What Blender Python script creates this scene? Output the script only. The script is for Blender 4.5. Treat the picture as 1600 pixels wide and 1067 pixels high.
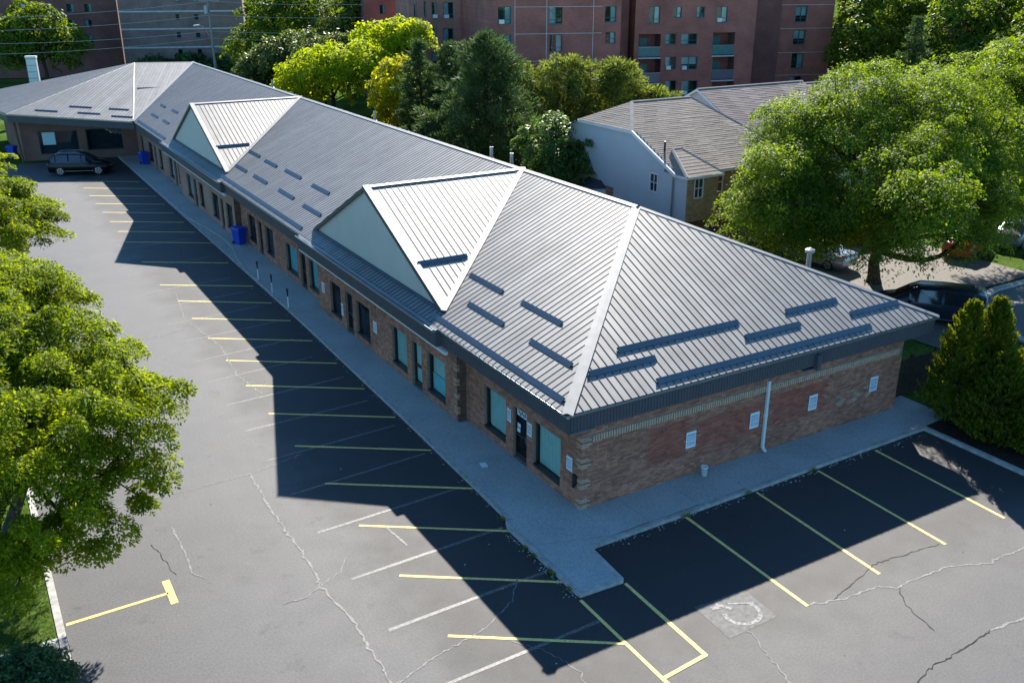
import bpy, math, random
import numpy as np
from mathutils import Vector, Matrix
random.seed(7)
S = bpy.context.scene
COL = S.collection
for o in list(bpy.data.objects): bpy.data.objects.remove(o)
R = math.radians

# ---------------------------------------------------------------- camera
cam = bpy.data.cameras.new('camera'); cam.sensor_width = 36; cam.lens = 33.245
cam.clip_start = .3; cam.clip_end = 2500
camo = bpy.data.objects.new('camera', cam); COL.objects.link(camo)
camo.location = (-15.626, -22.047, 16.586)
camo.rotation_euler = (R(90 - 21.379), 0, R(-30.59))
S.camera = camo
# ---------------------------------------------------------------- sky, sun, exposure
SUN_EL, SUN_AZ = 31.3, 37.2
w = bpy.data.worlds.new('World'); S.world = w; w.use_nodes = True
nt = w.node_tree; bg = nt.nodes['Background']
sky = nt.nodes.new('ShaderNodeTexSky'); sky.sky_type = 'NISHITA'; sky.sun_disc = False
sky.sun_elevation = R(SUN_EL); sky.sun_rotation = R(SUN_AZ)
sky.air_density = .7; sky.dust_density = .05; sky.ozone_density = 3.0; sky.altitude = 100
tint = nt.nodes.new('ShaderNodeMix'); tint.data_type = 'RGBA'; tint.blend_type = 'MULTIPLY'; tint.inputs[0].default_value = 1
tint.inputs[7].default_value = (.70, 1.05, 1.12, 1); nt.links.new(sky.outputs[0], tint.inputs[6])   # cool white balance of the whole sky
nt.links.new(tint.outputs[2], bg.inputs[0]); bg.inputs[1].default_value = .09
sl = bpy.data.lights.new('sun', 'SUN'); sl.energy = 5; sl.angle = R(.5); sl.color = (1, .94, .84)
so = bpy.data.objects.new('sun', sl); COL.objects.link(so)
sd = Vector((math.sin(R(SUN_AZ)) * math.cos(R(SUN_EL)), math.cos(R(SUN_AZ)) * math.cos(R(SUN_EL)), math.sin(R(SUN_EL))))
so.rotation_euler = sd.to_track_quat('Z', 'Y').to_euler(); so.location = (40, 60, 60)
S.render.engine = 'CYCLES'
S.view_settings.view_transform = 'Standard'; S.view_settings.look = 'None'
S.view_settings.exposure = 1.62; S.view_settings.gamma = 1
S.cycles.max_bounces = 6; S.cycles.transparent_max_bounces = 12

# ---------------------------------------------------------------- materials
MATS = {}
def nodes(m):
    m.use_nodes = True; return m.node_tree, m.node_tree.nodes, m.node_tree.links
def pm(name, col, rough=.7, spec=.3, metal=0, var=.12, scale=2., bump=0, bscale=60, island=0, big=0, bigscale=.15, objrand=0):
    if name in MATS: return MATS[name]
    m = bpy.data.materials.new(name); t, N, L = nodes(m); b = N['Principled BSDF']
    b.inputs['Roughness'].default_value = rough; b.inputs['Metallic'].default_value = metal
    b.inputs['Specular IOR Level'].default_value = spec
    geo = N.new('ShaderNodeNewGeometry')
    hsv = N.new('ShaderNodeHueSaturation'); hsv.inputs['Color'].default_value = (*col, 1)
    nz = N.new('ShaderNodeTexNoise'); nz.inputs['Scale'].default_value = scale; nz.inputs['Detail'].default_value = 6
    L.new(geo.outputs['Position'], nz.inputs['Vector'])
    mr = N.new('ShaderNodeMapRange'); mr.inputs[1].default_value = .3; mr.inputs[2].default_value = .7
    mr.inputs[3].default_value = 1 - var; mr.inputs[4].default_value = 1 + var
    L.new(nz.outputs[0], mr.inputs[0]); v = mr.outputs[0]
    def mul(a, bb):
        q = N.new('ShaderNodeMath'); q.operation = 'MULTIPLY'; L.new(a, q.inputs[0]); L.new(bb, q.inputs[1]); return q.outputs[0]
    if big:
        n2 = N.new('ShaderNodeTexNoise'); n2.inputs['Scale'].default_value = bigscale; n2.inputs['Detail'].default_value = 4
        L.new(geo.outputs['Position'], n2.inputs['Vector'])
        m2 = N.new('ShaderNodeMapRange'); m2.inputs[1].default_value = .35; m2.inputs[2].default_value = .65
        m2.inputs[3].default_value = 1 - big; m2.inputs[4].default_value = 1 + big
        L.new(n2.outputs[0], m2.inputs[0]); v = mul(v, m2.outputs[0])
    if island:
        m3 = N.new('ShaderNodeMapRange'); m3.inputs[3].default_value = 1 - island; m3.inputs[4].default_value = 1 + island
        L.new(geo.outputs['Random Per Island'], m3.inputs[0]); v = mul(v, m3.outputs[0])
    if objrand:
        oi = N.new('ShaderNodeObjectInfo'); m5 = N.new('ShaderNodeMapRange'); m5.inputs[3].default_value = 1-objrand; m5.inputs[4].default_value = 1+objrand
        L.new(oi.outputs['Random'], m5.inputs[0]); v = mul(v, m5.outputs[0])
    L.new(v, hsv.inputs['Value']); L.new(hsv.outputs[0], b.inputs['Base Color'])
    if bump:
        n4 = N.new('ShaderNodeTexNoise'); n4.inputs['Scale'].default_value = bscale; n4.inputs['Detail'].default_value = 4
        L.new(geo.outputs['Position'], n4.inputs['Vector'])
        bp = N.new('ShaderNodeBump'); bp.inputs['Strength'].default_value = bump; bp.inputs['Distance'].default_value = .02
        L.new(n4.outputs[0], bp.inputs['Height']); L.new(bp.outputs[0], b.inputs['Normal'])
    MATS[name] = m; return m
def brickmat(name, c1, c2, mortar, ux, uy, bw=.22, bh=.075, ms=.012):
    m = bpy.data.materials.new(name); t, N, L = nodes(m); b = N['Principled BSDF']
    b.inputs['Roughness'].default_value = .85; b.inputs['Specular IOR Level'].default_value = .2
    geo = N.new('ShaderNodeNewGeometry')
    d = N.new('ShaderNodeVectorMath'); d.operation = 'DOT_PRODUCT'; d.inputs[1].default_value = (ux, uy, 0)
    L.new(geo.outputs['Position'], d.inputs[0])
    sp = N.new('ShaderNodeSeparateXYZ'); L.new(geo.outputs['Position'], sp.inputs[0])
    cb = N.new('ShaderNodeCombineXYZ'); L.new(d.outputs['Value'], cb.inputs[0]); L.new(sp.outputs[2], cb.inputs[1])
    br = N.new('ShaderNodeTexBrick'); L.new(cb.outputs[0], br.inputs['Vector'])
    br.inputs['Color1'].default_value = (*c1, 1); br.inputs['Color2'].default_value = (*c2, 1); br.inputs['Mortar'].default_value = (*mortar, 1)
    br.inputs['Scale'].default_value = 1; br.inputs['Mortar Size'].default_value = ms
    br.inputs['Brick Width'].default_value = bw; br.inputs['Row Height'].default_value = bh
    nz = N.new('ShaderNodeTexNoise'); nz.inputs['Scale'].default_value = .5; nz.inputs['Detail'].default_value = 6
    L.new(geo.outputs['Position'], nz.inputs['Vector'])
    mr = N.new('ShaderNodeMapRange'); mr.inputs[1].default_value = .3; mr.inputs[2].default_value = .7; mr.inputs[3].default_value = .8; mr.inputs[4].default_value = 1.2
    L.new(nz.outputs[0], mr.inputs[0])
    hs = N.new('ShaderNodeHueSaturation'); L.new(br.outputs[0], hs.inputs['Color']); L.new(mr.outputs[0], hs.inputs['Value'])
    L.new(hs.outputs[0], b.inputs['Base Color'])
    bp = N.new('ShaderNodeBump'); bp.inputs['Strength'].default_value = .5; bp.inputs['Distance'].default_value = .01; bp.invert = True
    L.new(br.outputs['Fac'], bp.inputs['Height']); L.new(bp.outputs[0], b.inputs['Normal'])
    MATS[name] = m; return m
def leafmat(name, c1, c2, trans=.45, rough=.55, spec=.25):
    m = bpy.data.materials.new(name); t, N, L = nodes(m); b = N['Principled BSDF']; out = N['Material Output']
    geo = N.new('ShaderNodeNewGeometry'); mx = N.new('ShaderNodeMix'); mx.data_type = 'RGBA'
    mx.inputs[6].default_value = (*c1, 1); mx.inputs[7].default_value = (*c2, 1)
    nz = N.new('ShaderNodeTexNoise'); nz.inputs['Scale'].default_value = .55; nz.inputs['Detail'].default_value = 3
    L.new(geo.outputs['Position'], nz.inputs['Vector'])
    ad = N.new('ShaderNodeMath'); ad.operation = 'MULTIPLY_ADD'; ad.inputs[1].default_value = .6
    L.new(geo.outputs['Random Per Island'], ad.inputs[0])
    mr = N.new('ShaderNodeMapRange'); mr.inputs[1].default_value = .35; mr.inputs[2].default_value = .65; mr.inputs[4].default_value = .4
    L.new(nz.outputs[0], mr.inputs[0]); L.new(mr.outputs[0], ad.inputs[2])
    pw = N.new('ShaderNodeMath'); pw.operation = 'POWER'; pw.inputs[1].default_value = 1.1; L.new(ad.outputs[0], pw.inputs[0]); L.new(pw.outputs[0], mx.inputs[0])
    L.new(mx.outputs[2], b.inputs['Base Color']); b.inputs['Roughness'].default_value = rough; b.inputs['Specular IOR Level'].default_value = spec
    tr = N.new('ShaderNodeBsdfTranslucent')
    hs = N.new('ShaderNodeHueSaturation'); hs.inputs['Saturation'].default_value = 1.1; hs.inputs['Value'].default_value = 1.6; hs.inputs['Hue'].default_value = .49
    L.new(mx.outputs[2], hs.inputs['Color']); L.new(hs.outputs[0], tr.inputs[0])
    ms = N.new('ShaderNodeMixShader'); ms.inputs[0].default_value = trans
    L.new(b.outputs[0], ms.inputs[1]); L.new(tr.outputs[0], ms.inputs[2]); L.new(ms.outputs[0], out.inputs[0])
    MATS[name] = m; return m
def glassmat(name, tint=(.75, .9, .92), rough=.03):
    m = bpy.data.materials.new(name); t, N, L = nodes(m); out = N['Material Output']; N.remove(N['Principled BSDF'])
    g = N.new('ShaderNodeBsdfGlossy'); g.inputs['Roughness'].default_value = rough
    tr = N.new('ShaderNodeBsdfTransparent'); tr.inputs[0].default_value = (*tint, 1)
    f = N.new('ShaderNodeFresnel'); f.inputs[0].default_value = 1.6
    ms = N.new('ShaderNodeMixShader'); L.new(f.outputs[0], ms.inputs[0]); L.new(tr.outputs[0], ms.inputs[1]); L.new(g.outputs[0], ms.inputs[2])
    L.new(ms.outputs[0], out.inputs[0]); MATS[name] = m; return m

ASPH = pm('asphalt', (.036, .033, .033), .7, .45, var=.2, scale=70, bump=.4, bscale=75, big=.06, bigscale=.22)
CONC = pm('concrete', (.34, .35, .34), .85, .3, var=.24, scale=22, bump=.25, bscale=40, big=.08, bigscale=.5)
KERB = pm('kerb_concrete', (.34, .33, .31), .9, .25, var=.25, scale=5, bump=.3, bscale=30)
def worn_shaded_lot(m):
    # the drive aisle is bleached by traffic, the stalls are oil-stained, with the building's shade painted into their colour
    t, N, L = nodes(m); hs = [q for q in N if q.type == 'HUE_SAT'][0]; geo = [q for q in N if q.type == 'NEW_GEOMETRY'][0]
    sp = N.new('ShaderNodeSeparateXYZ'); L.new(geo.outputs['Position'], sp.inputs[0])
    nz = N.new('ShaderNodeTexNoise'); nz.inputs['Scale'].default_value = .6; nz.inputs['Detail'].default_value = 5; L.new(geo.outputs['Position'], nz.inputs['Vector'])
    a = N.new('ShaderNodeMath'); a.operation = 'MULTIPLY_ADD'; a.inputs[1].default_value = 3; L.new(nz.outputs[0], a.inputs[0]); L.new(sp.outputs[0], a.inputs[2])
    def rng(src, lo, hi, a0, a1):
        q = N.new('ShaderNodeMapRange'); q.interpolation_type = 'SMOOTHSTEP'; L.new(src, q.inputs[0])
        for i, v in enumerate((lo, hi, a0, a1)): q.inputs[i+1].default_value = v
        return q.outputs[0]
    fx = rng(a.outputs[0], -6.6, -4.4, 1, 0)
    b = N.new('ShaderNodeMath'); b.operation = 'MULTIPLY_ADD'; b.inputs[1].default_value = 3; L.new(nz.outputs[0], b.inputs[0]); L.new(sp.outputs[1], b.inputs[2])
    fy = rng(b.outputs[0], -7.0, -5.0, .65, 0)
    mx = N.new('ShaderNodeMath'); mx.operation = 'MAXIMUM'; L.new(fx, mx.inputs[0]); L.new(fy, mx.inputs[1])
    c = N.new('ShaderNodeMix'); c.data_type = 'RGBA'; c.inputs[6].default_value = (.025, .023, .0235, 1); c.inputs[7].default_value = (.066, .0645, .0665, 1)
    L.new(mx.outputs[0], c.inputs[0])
    # oil drips, patched areas and coarse aggregate
    def spots(scale, lo, hi, a0, a1, det=3):
        q = N.new('ShaderNodeTexNoise'); q.inputs['Scale'].default_value = scale; q.inputs['Detail'].default_value = det; q.inputs['Roughness'].default_value = .65
        L.new(geo.outputs['Position'], q.inputs['Vector']); return rng(q.outputs[0], lo, hi, a0, a1)
    prod = None
    for args in ((1.1,.60,.74,1,.62,4),(.33,.52,.66,1,.9,5),(15,.36,.64,.82,1.2,6),(60,.35,.65,.72,1.28,2)):
        o = spots(*args)
        if prod is None: prod = o
        else:
            q = N.new('ShaderNodeMath'); q.operation = 'MULTIPLY'; L.new(prod, q.inputs[0]); L.new(o, q.inputs[1]); prod = q.outputs[0]
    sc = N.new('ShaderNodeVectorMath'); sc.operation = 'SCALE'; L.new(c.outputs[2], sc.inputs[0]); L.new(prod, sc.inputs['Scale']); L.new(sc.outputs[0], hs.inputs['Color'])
    b5 = N['Principled BSDF']; rv = spots(1.3, .3, .7, .70, .73, 6); L.new(rv, b5.inputs['Roughness'])
worn_shaded_lot(ASPH)
YEL = pm('yellow_paint', (.76, .55, .17), .7, .3, var=.15, scale=7)
def chipped(m, under, lo=.56, hi=.66, scale=16):
    t, N, L = nodes(m); b = N['Principled BSDF']; geo = [q for q in N if q.type == 'NEW_GEOMETRY'][0]; src = b.inputs['Base Color'].links[0].from_socket
    q = N.new('ShaderNodeTexNoise'); q.inputs['Scale'].default_value = scale; q.inputs['Detail'].default_value = 6; q.inputs['Roughness'].default_value = .7; L.new(geo.outputs['Position'], q.inputs['Vector'])
    r = N.new('ShaderNodeMapRange'); r.inputs[1].default_value = lo; r.inputs[2].default_value = hi; L.new(q.outputs[0], r.inputs[0])
    x = N.new('ShaderNodeMix'); x.data_type = 'RGBA'; L.new(r.outputs[0], x.inputs[0]); L.new(src, x.inputs[6]); x.inputs[7].default_value = (*under, 1); L.new(x.outputs[2], b.inputs['Base Color'])
chipped(YEL, (.10, .09, .07))
WHT = pm('faded_white_paint', (.125, .118, .112), .62, .5, var=.35, scale=10)
chipped(WHT, (.05, .047, .046), .42, .6, 9)
SEAL = pm('crack_filler', (.14, .135, .128), .7, .4, var=.5, scale=14)
CRK = pm('crack_dark', (.035, .033, .033), .9, .1, var=.3)
GRASS = pm('grass', (.06, .10, .022), 1.0, .0, var=.35, scale=6, bump=.6, bscale=25, big=.3, bigscale=.2)
ROOF = pm('roof_steel', (.205, .202, .198), .56, .5, metal=.72, var=.10, scale=1.3, objrand=.11, big=.05, bigscale=.3)
SEAM = pm('shaded_seam_steel', (.03, .031, .036), .5, .4, var=.05)  # darker than the panels: the seams' shadow side is put into the colour
CAP = pm('ridge_cap_steel', (.26, .258, .252), .57, .5, metal=.7, var=.1, scale=3)
GUARD = pm('snow_guard_steel', (.075, .10, .13), .5, .4, var=.08)
FASC = pm('fascia_steel', (.075, .072, .08), .55, .35, var=.08, scale=2)
GUT = pm('gutter_steel', (.34, .40, .42), .3, .5, metal=.7, var=.08)
SOFF = pm('soffit', (.20, .19, .18), .8, .2)
TRIMW = pm('white_trim', (.62, .61, .58), .6, .3, var=.08)
MORT = pm('mortar', (.24, .17, .14), .95, .1, var=.15, scale=6)
BRICK = pm('tan_brick', (.37, .165, .108), .88, .2, var=.18, scale=4, island=.27, big=.12, bigscale=.8, bump=.3, bscale=90)
BRICKR = pm('red_painted_brick', (.34, .112, .073), .85, .2, var=.2, scale=3, island=.2, bump=.2, bscale=90)
BRICKL = pm('pale_brick', (.48, .33, .235), .88, .2, var=.15, scale=5, island=.3)
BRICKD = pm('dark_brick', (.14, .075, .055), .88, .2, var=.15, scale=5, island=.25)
BRT = brickmat('far_brick', (.42, .19, .125), (.32, .145, .095), (.26, .22, .19), 1, 1)
FRAME = pm('window_frame_dark', (.035, .028, .026), .45, .4)
GLASS = glassmat('window_glass')
BLIND = pm('blind_fabric', (.74, .90, .87), .8, .2, var=.06, scale=4)
BLINDB = pm('blue_blind', (.42, .84, .92), .8, .2, var=.06, scale=4)
DARKIN = pm('dark_interior', (.03, .032, .04), .9, .1)
SIGNW = pm('sign_white', (.72, .74, .76), .5, .4, var=.04)
SIGNT = pm('sign_print', (.18, .24, .33), .6, .3)
BLUE = pm('blue_plastic', (.008, .05, .38), .45, .4, var=.05)
BLACK = pm('black_plastic', (.015, .015, .016), .5, .4)
BARK = pm('bark', (.055, .042, .033), .95, .1, var=.35, scale=12, bump=.8, bscale=18)
WOODD = pm('dark_fence_wood', (.05, .038, .03), .9, .15, var=.25, scale=8, island=.2)
SHING = pm('asphalt_shingle', (.23, .195, .165), .95, .15, var=.2, scale=9, island=.16)
SHINGP = pm('brown_shingle', (.235, .19, .172), .95, .15, var=.12, scale=14, island=.22)
SIDE = pm('vinyl_siding', (.46, .47, .46), .6, .3, var=.04, scale=1)
GSIDE = pm('gable_siding', (.47, .42, .355), .6, .3, var=.04, scale=1)
YBRICK = pm('yellow_brick', (.36, .25, .13), .9, .2, var=.15, scale=4, island=.22)
ABR = brickmat('apartment_brick', (.40, .128, .092), (.315, .10, .075), (.20, .12, .105), .957, -.29, .3, .1, .014)
ABL = brickmat('apartment_brick_pale', (.47, .19, .14), (.38, .15, .115), (.24, .15, .13), .957, -.29, .3, .1, .014)
ABK = brickmat('apartment_brick_grey', (.26, .165, .145), (.20, .13, .118), (.16, .13, .12), .957, -.29, .3, .1, .014)
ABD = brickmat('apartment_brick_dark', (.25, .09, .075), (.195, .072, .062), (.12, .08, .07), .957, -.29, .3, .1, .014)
TEAL = pm('teal_frame', (.03, .11, .115), .5, .4)
CURT = pm('curtain', (.42, .52, .52), .8, .2, var=.2, scale=1.2)
CONCB = pm('concrete_band', (.45, .45, .46), .8, .2)
GALV = pm('galvanised_steel', (.27, .28, .29), .4, .5, metal=.6, var=.12)
LEAFM = {
 'locust': leafmat('locust_leaf', (.04, .085, .005), (.28, .335, .010), .52, .6, .12),
 'locust2': leafmat('locust_leaf_dull', (.035, .08, .010), (.22, .29, .022), .48, .6, .15),
 'yellow': leafmat('yellow_leaf', (.17, .24, .010), (.37, .43, .014), .55, .6, .12),
 'gold': leafmat('gold_leaf', (.22, .25, .012), (.42, .40, .016), .5, .6, .12),
 'maple': leafmat('maple_leaf', (.035, .075, .014), (.18, .20, .05), .38, .5, .22),
 'glossy': leafmat('glossy_leaf', (.035, .085, .016), (.13, .20, .035), .38, .5, .22),
 'wood': leafmat('woodland_leaf', (.03, .068, .010), (.18, .24, .02), .45, .6, .15),
 'pine': leafmat('pine_needle', (.018, .045, .020), (.095, .145, .038), .27, .65, .12),
 'pinel': leafmat('pine_needle_light', (.04, .075, .018), (.22, .25, .045), .38, .65, .12),
 'cedar': leafmat('cedar_leaf', (.028, .055, .010), (.17, .185, .011), .42, .6, .15),
 'shrub': leafmat('shrub_leaf', (.025, .065, .022), (.09, .16, .05), .35, .5, .2),
}

# ---------------------------------------------------------------- mesh helpers
class MB:
    def __init__(s): s.v = []; s.f = []; s.m = []
    def add(s, vs, fs, mi=0):
        b = len(s.v); s.v.extend([tuple(q) for q in vs]); s.f.extend([tuple(b + i for i in f) for f in fs]); s.m.extend([mi] * len(fs)); return s
    def box(s, x0, x1, y0, y1, z0, z1, mi=0):
        return s.add([(x0,y0,z0),(x1,y0,z0),(x1,y1,z0),(x0,y1,z0),(x0,y0,z1),(x1,y0,z1),(x1,y1,z1),(x0,y1,z1)],
              [(0,3,2,1),(4,5,6,7),(0,1,5,4),(1,2,6,5),(2,3,7,6),(3,0,4,7)], mi)
    def obox(s, O, A, B, C, mi=0):   # parallelepiped at corner O with edge vectors
        O, A, B, C = map(Vector, (O, A, B, C))
        p = [O, O+A, O+A+B, O+B, O+C, O+A+C, O+A+B+C, O+B+C]
        return s.add(p, [(0,3,2,1),(4,5,6,7),(0,1,5,4),(1,2,6,5),(2,3,7,6),(3,0,4,7)], mi)
    def quad(s, a, b, c, d, mi=0): return s.add([a, b, c, d], [(0, 1, 2, 3)], mi)
    def poly(s, pts, mi=0): return s.add(pts, [tuple(range(len(pts)))], mi)
    def prism(s, pts, z0, z1, mi=0):
        n = len(pts); v = [(x, y, z0) for x, y in pts] + [(x, y, z1) for x, y in pts]
        f = [tuple(range(n))[::-1], tuple(range(n, 2*n))] + [(i, (i+1) % n, n+(i+1) % n, n+i) for i in range(n)]
        return s.add(v, f, mi)
    def tube(s, pts, rad, n=8, mi=0, cap=True):
        pts = [Vector(p) for p in pts]; rad = rad if hasattr(rad, '__len__') else [rad]*len(pts); vs = []
        for i, p in enumerate(pts):
            d = (pts[min(i+1, len(pts)-1)] - pts[max(i-1, 0)]).normalized()
            a = d.orthogonal().normalized() if abs(d.z) > .95 else d.cross(Vector((0,0,1))).normalized(); b = d.cross(a)
            for k in range(n):
                t = 2*math.pi*k/n; vs.append(p + rad[i]*(math.cos(t)*a + math.sin(t)*b))
        fs = [(i*n+k, i*n+(k+1) % n, (i+1)*n+(k+1) % n, (i+1)*n+k) for i in range(len(pts)-1) for k in range(n)]
        if cap: fs += [tuple(range(n))[::-1], tuple(range((len(pts)-1)*n, len(pts)*n))]
        return s.add(vs, fs, mi)
    def lathe(s, prof, c=(0,0,0), n=20, mi=0, axis='z'):
        vs = []
        for r, h in prof:
            for k in range(n):
                t = 2*math.pi*k/n
                q = (r*math.cos(t), r*math.sin(t), h) if axis == 'z' else (r*math.cos(t), h, r*math.sin(t))
                vs.append((c[0]+q[0], c[1]+q[1], c[2]+q[2]))
        fs = [(i*n+k, i*n+(k+1) % n, (i+1)*n+(k+1) % n, (i+1)*n+k) for i in range(len(prof)-1) for k in range(n)]
        return s.add(vs, fs, mi)
    def mesh(s, name, mats, smooth=False):
        me = bpy.data.meshes.new(name); me.from_pydata([tuple(q) for q in s.v], [], s.f)
        for m in (mats if isinstance(mats, (list, tuple)) else [mats]): me.materials.append(m)
        if any(s.m): me.polygons.foreach_set('material_index', s.m)
        if smooth: me.polygons.foreach_set('use_smooth', [True]*len(s.f))
        me.update(); return me
WORLD = {}
def link(name, data, parent=None, mat=None, **kw):
    """mat = world matrix of the object"""
    o = bpy.data.objects.new(name, data); COL.objects.link(o); M = mat or Matrix.Identity(4)
    if parent is not None:
        o.parent = parent; o.matrix_parent_inverse = WORLD[parent].inverted()
    o.matrix_basis = M; WORLD[o] = M
    for k, v in kw.items(): o[k] = v
    return o
def part(name, mb, mats, parent, smooth=False, mat=None, **kw):
    return link(name, mb.mesh(name, mats, smooth), parent, mat, **kw)
def thing(name, label, cat, loc=(0,0,0), rz=0, group=None):
    o = link(name, None, None, Matrix.Translation(loc) @ Matrix.Rotation(rz, 4, 'Z')); o.empty_display_size = .3
    o['label'] = label; o['category'] = cat
    if group: o['group'] = group
    return o
def single(name, mb, mats, label, cat, loc=(0,0,0), rz=0, group=None, smooth=False):
    o = link(name, mb.mesh(name, mats, smooth), None, Matrix.Translation(loc) @ Matrix.Rotation(rz, 4, 'Z'))
    o['label'] = label; o['category'] = cat
    if group: o['group'] = group
    return o
def struct(name, mb, mats, smooth=False): return link(name, mb.mesh(name, mats, smooth), None, None, kind='structure')
def lpart(name, mb, mats, parent, smooth=False, **kw):   # mesh given in the parent's local frame
    return link(name, mb.mesh(name, mats, smooth), parent, WORLD[parent].copy(), **kw)
def lmesh(name, me, parent, loc=(0,0,0), rot=None, **kw):
    return link(name, me, parent, WORLD[parent] @ Matrix.Translation(loc) @ (rot or Matrix.Identity(4)), **kw)

def opening_wall(mb, O, U, w, z0, z1, ops, N, reveal=.12, mi=0, rmi=None):
    O, U, N = Vector(O), Vector(U), Vector(N); Z = Vector((0,0,1))
    us = sorted({0, w} | {a for o in ops for a in o[:2]}); zs = sorted({z0, z1} | {a for o in ops for a in o[2:4]})
    P = lambda u, z, d=0: O + U*u + Z*z - N*d
    flip = U.cross(Z).dot(N) < 0
    def q(a, b, c, d, m):
        mb.quad(*((a, b, c, d) if not flip else (d, c, b, a)), m)
    for i in range(len(us)-1):
        for j in range(len(zs)-1):
            cu, cz = (us[i]+us[i+1])/2, (zs[j]+zs[j+1])/2
            if any(o[0] < cu < o[1] and o[2] < cz < o[3] for o in ops): continue
            q(P(us[i], zs[j]), P(us[i+1], zs[j]), P(us[i+1], zs[j+1]), P(us[i], zs[j+1]), mi)
    r = mi if rmi is None else rmi
    for a, b, c, d in [o[:4] for o in ops]:
        q(P(a, c), P(a, d), P(a, d, reveal), P(a, c, reveal), r); q(P(b, d), P(b, c), P(b, c, reveal), P(b, d, reveal), r)
        q(P(b, c), P(a, c), P(a, c, reveal), P(b, c, reveal), r); q(P(a, d), P(b, d), P(b, d, reveal), P(a, d, reveal), r)
def bricks(mb, O, U, N, w, z0, z1, ops, rnd, pick=None, bw=.225, bh=.075, gap=.011, out=.014):
    O, U, N = Vector(O), Vector(U), Vector(N); Z = Vector((0,0,1)); row = 0; z = z0
    flip = U.cross(Z).dot(N) < 0
    while z < z1 - .02:
        zt = min(z + bh, z1); u = -(bw/2 if row % 2 else 0)
        while u < w:
            a, b = max(u, 0)+gap/2, min(u+bw, w)-gap/2; c, d = z+gap/2, zt-gap/2; u += bw; ok = b-a > .025
            for o in ops:
                if not ok: break
                if c < o[3] and d > o[2] and a < o[1] and b > o[0]:
                    if c < o[3]-.03 and d > o[2]+.03 or True:
                        if a < o[0] and b > o[1]: ok = False
                        elif a < o[0]: b = o[0]
                        elif b > o[1]: a = o[1]
                        else: ok = False
                        ok = ok and b-a > .025
            if not ok: continue
            e = out + rnd.uniform(-.004, .004); mi = pick((a+b)/2, (c+d)/2) if pick else 0
            p = [O+U*x+Z*y for x, y in ((a, c), (b, c), (b, d), (a, d))]; k = p + [q+N*e for q in p]
            fs = [(4,5,6,7),(0,1,5,4),(1,2,6,5),(2,3,7,6),(3,0,4,7)]
            mb.add(k, fs if not flip else [f[::-1] for f in fs], mi)
        z += bh; row += 1

# ================================================================ GROUND
g = MB(); g.quad((-400,-150,-.08),(700,-150,-.08),(700,900,-.08),(-400,900,-.08)); struct('ground', g, GRASS)
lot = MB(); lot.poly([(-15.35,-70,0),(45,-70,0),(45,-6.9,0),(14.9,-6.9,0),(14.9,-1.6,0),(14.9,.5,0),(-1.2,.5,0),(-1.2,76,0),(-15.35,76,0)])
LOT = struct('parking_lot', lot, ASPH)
def strip(mb, a, b, wd, z=.006, mi=0):
    a, b = Vector((*a, 0)), Vector((*b, 0)); d = (b-a).normalized(); n = Vector((-d.y, d.x, 0))*wd/2; h = Vector((0,0,z))
    m = max(1, int((b-a).length/1.2)); pts = [a+(b-a)*i/m for i in range(m+1)]
    js = [random.uniform(.86, 1.08) for _ in pts]
    for i in range(m): mb.quad(pts[i]-n*js[i]+h, pts[i+1]-n*js[i+1]+h, pts[i+1]+n*js[i+1]+h, pts[i]+n*js[i]+h, mi)
def line(name, a, b, wd, mat, z=.006, par=None):
    m = MB(); strip(m, a, b, wd, z); return part(name, m, mat, par or LOT)
front = [(-3.32,0),(-.17,0),(2.97,0),(6.08,0),(9.32,0),(12.57,0),(15.78,0),(19.04,0),(22.3,0),(25.57,0),(28.77,0),(32.16,0),(37.45,0),(42.77,0),(45.9,0),(49.09,0),(52.3,0),(55.55,0),(58.74,0),(62,0),(65.2,0)]
for y, _ in front:
    x1, dy = (-2.3, 2.95) if y > -3 else (-2.68, 2.95)
    if 40 < y < 44: x1 = -1.75
    line('stall_line', (-6.55 - (.25 if y > 30 else 0), y), (x1, y - dy*(6.55+x1)/4.3), .11, YEL)
for k in range(8):
    y = -4.94 + 2.78*k if k else -4.94
    line('faded_line', (-7.83, [-4.96,-2.3,.38,3.24,5.95,8.72,11.48,14.2][k]), (-2.6, [-4.88,-2.2,.52,3.45,6.3,9.0,11.7,14.5][k]), .12, WHT, .0045)
for y in (16.95, 19.6, 22.4, 25.2, 28, 31, 36, 41, 46, 51): line('faded_line', (-7.85, y), (-3, y+.5), .10, WHT, .0045)
for x0, x1 in ((2.83,2.72),(5.94,5.70),(8.9,8.74),(11.92,11.72)): line('stall_line', (x0,-2.0), (x1,-7.32), .11, YEL)
line('bay_line', (-2.62,-3.86), (-2.66,-9.6), .12, YEL, .0085); line('bay_line', (-1.05,-3.86), (-1.12,-7.45), .12, YEL)
line('bay_line', (-1.1,-7.42), (-2.62,-7.55), .12, YEL, .0105)
line('tee_line', (-15.3,2.38), (-12.6,2.42), .12, YEL); line('tee_line', (-12.54,3.08), (-12.54,1.84), .2, YEL)
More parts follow.
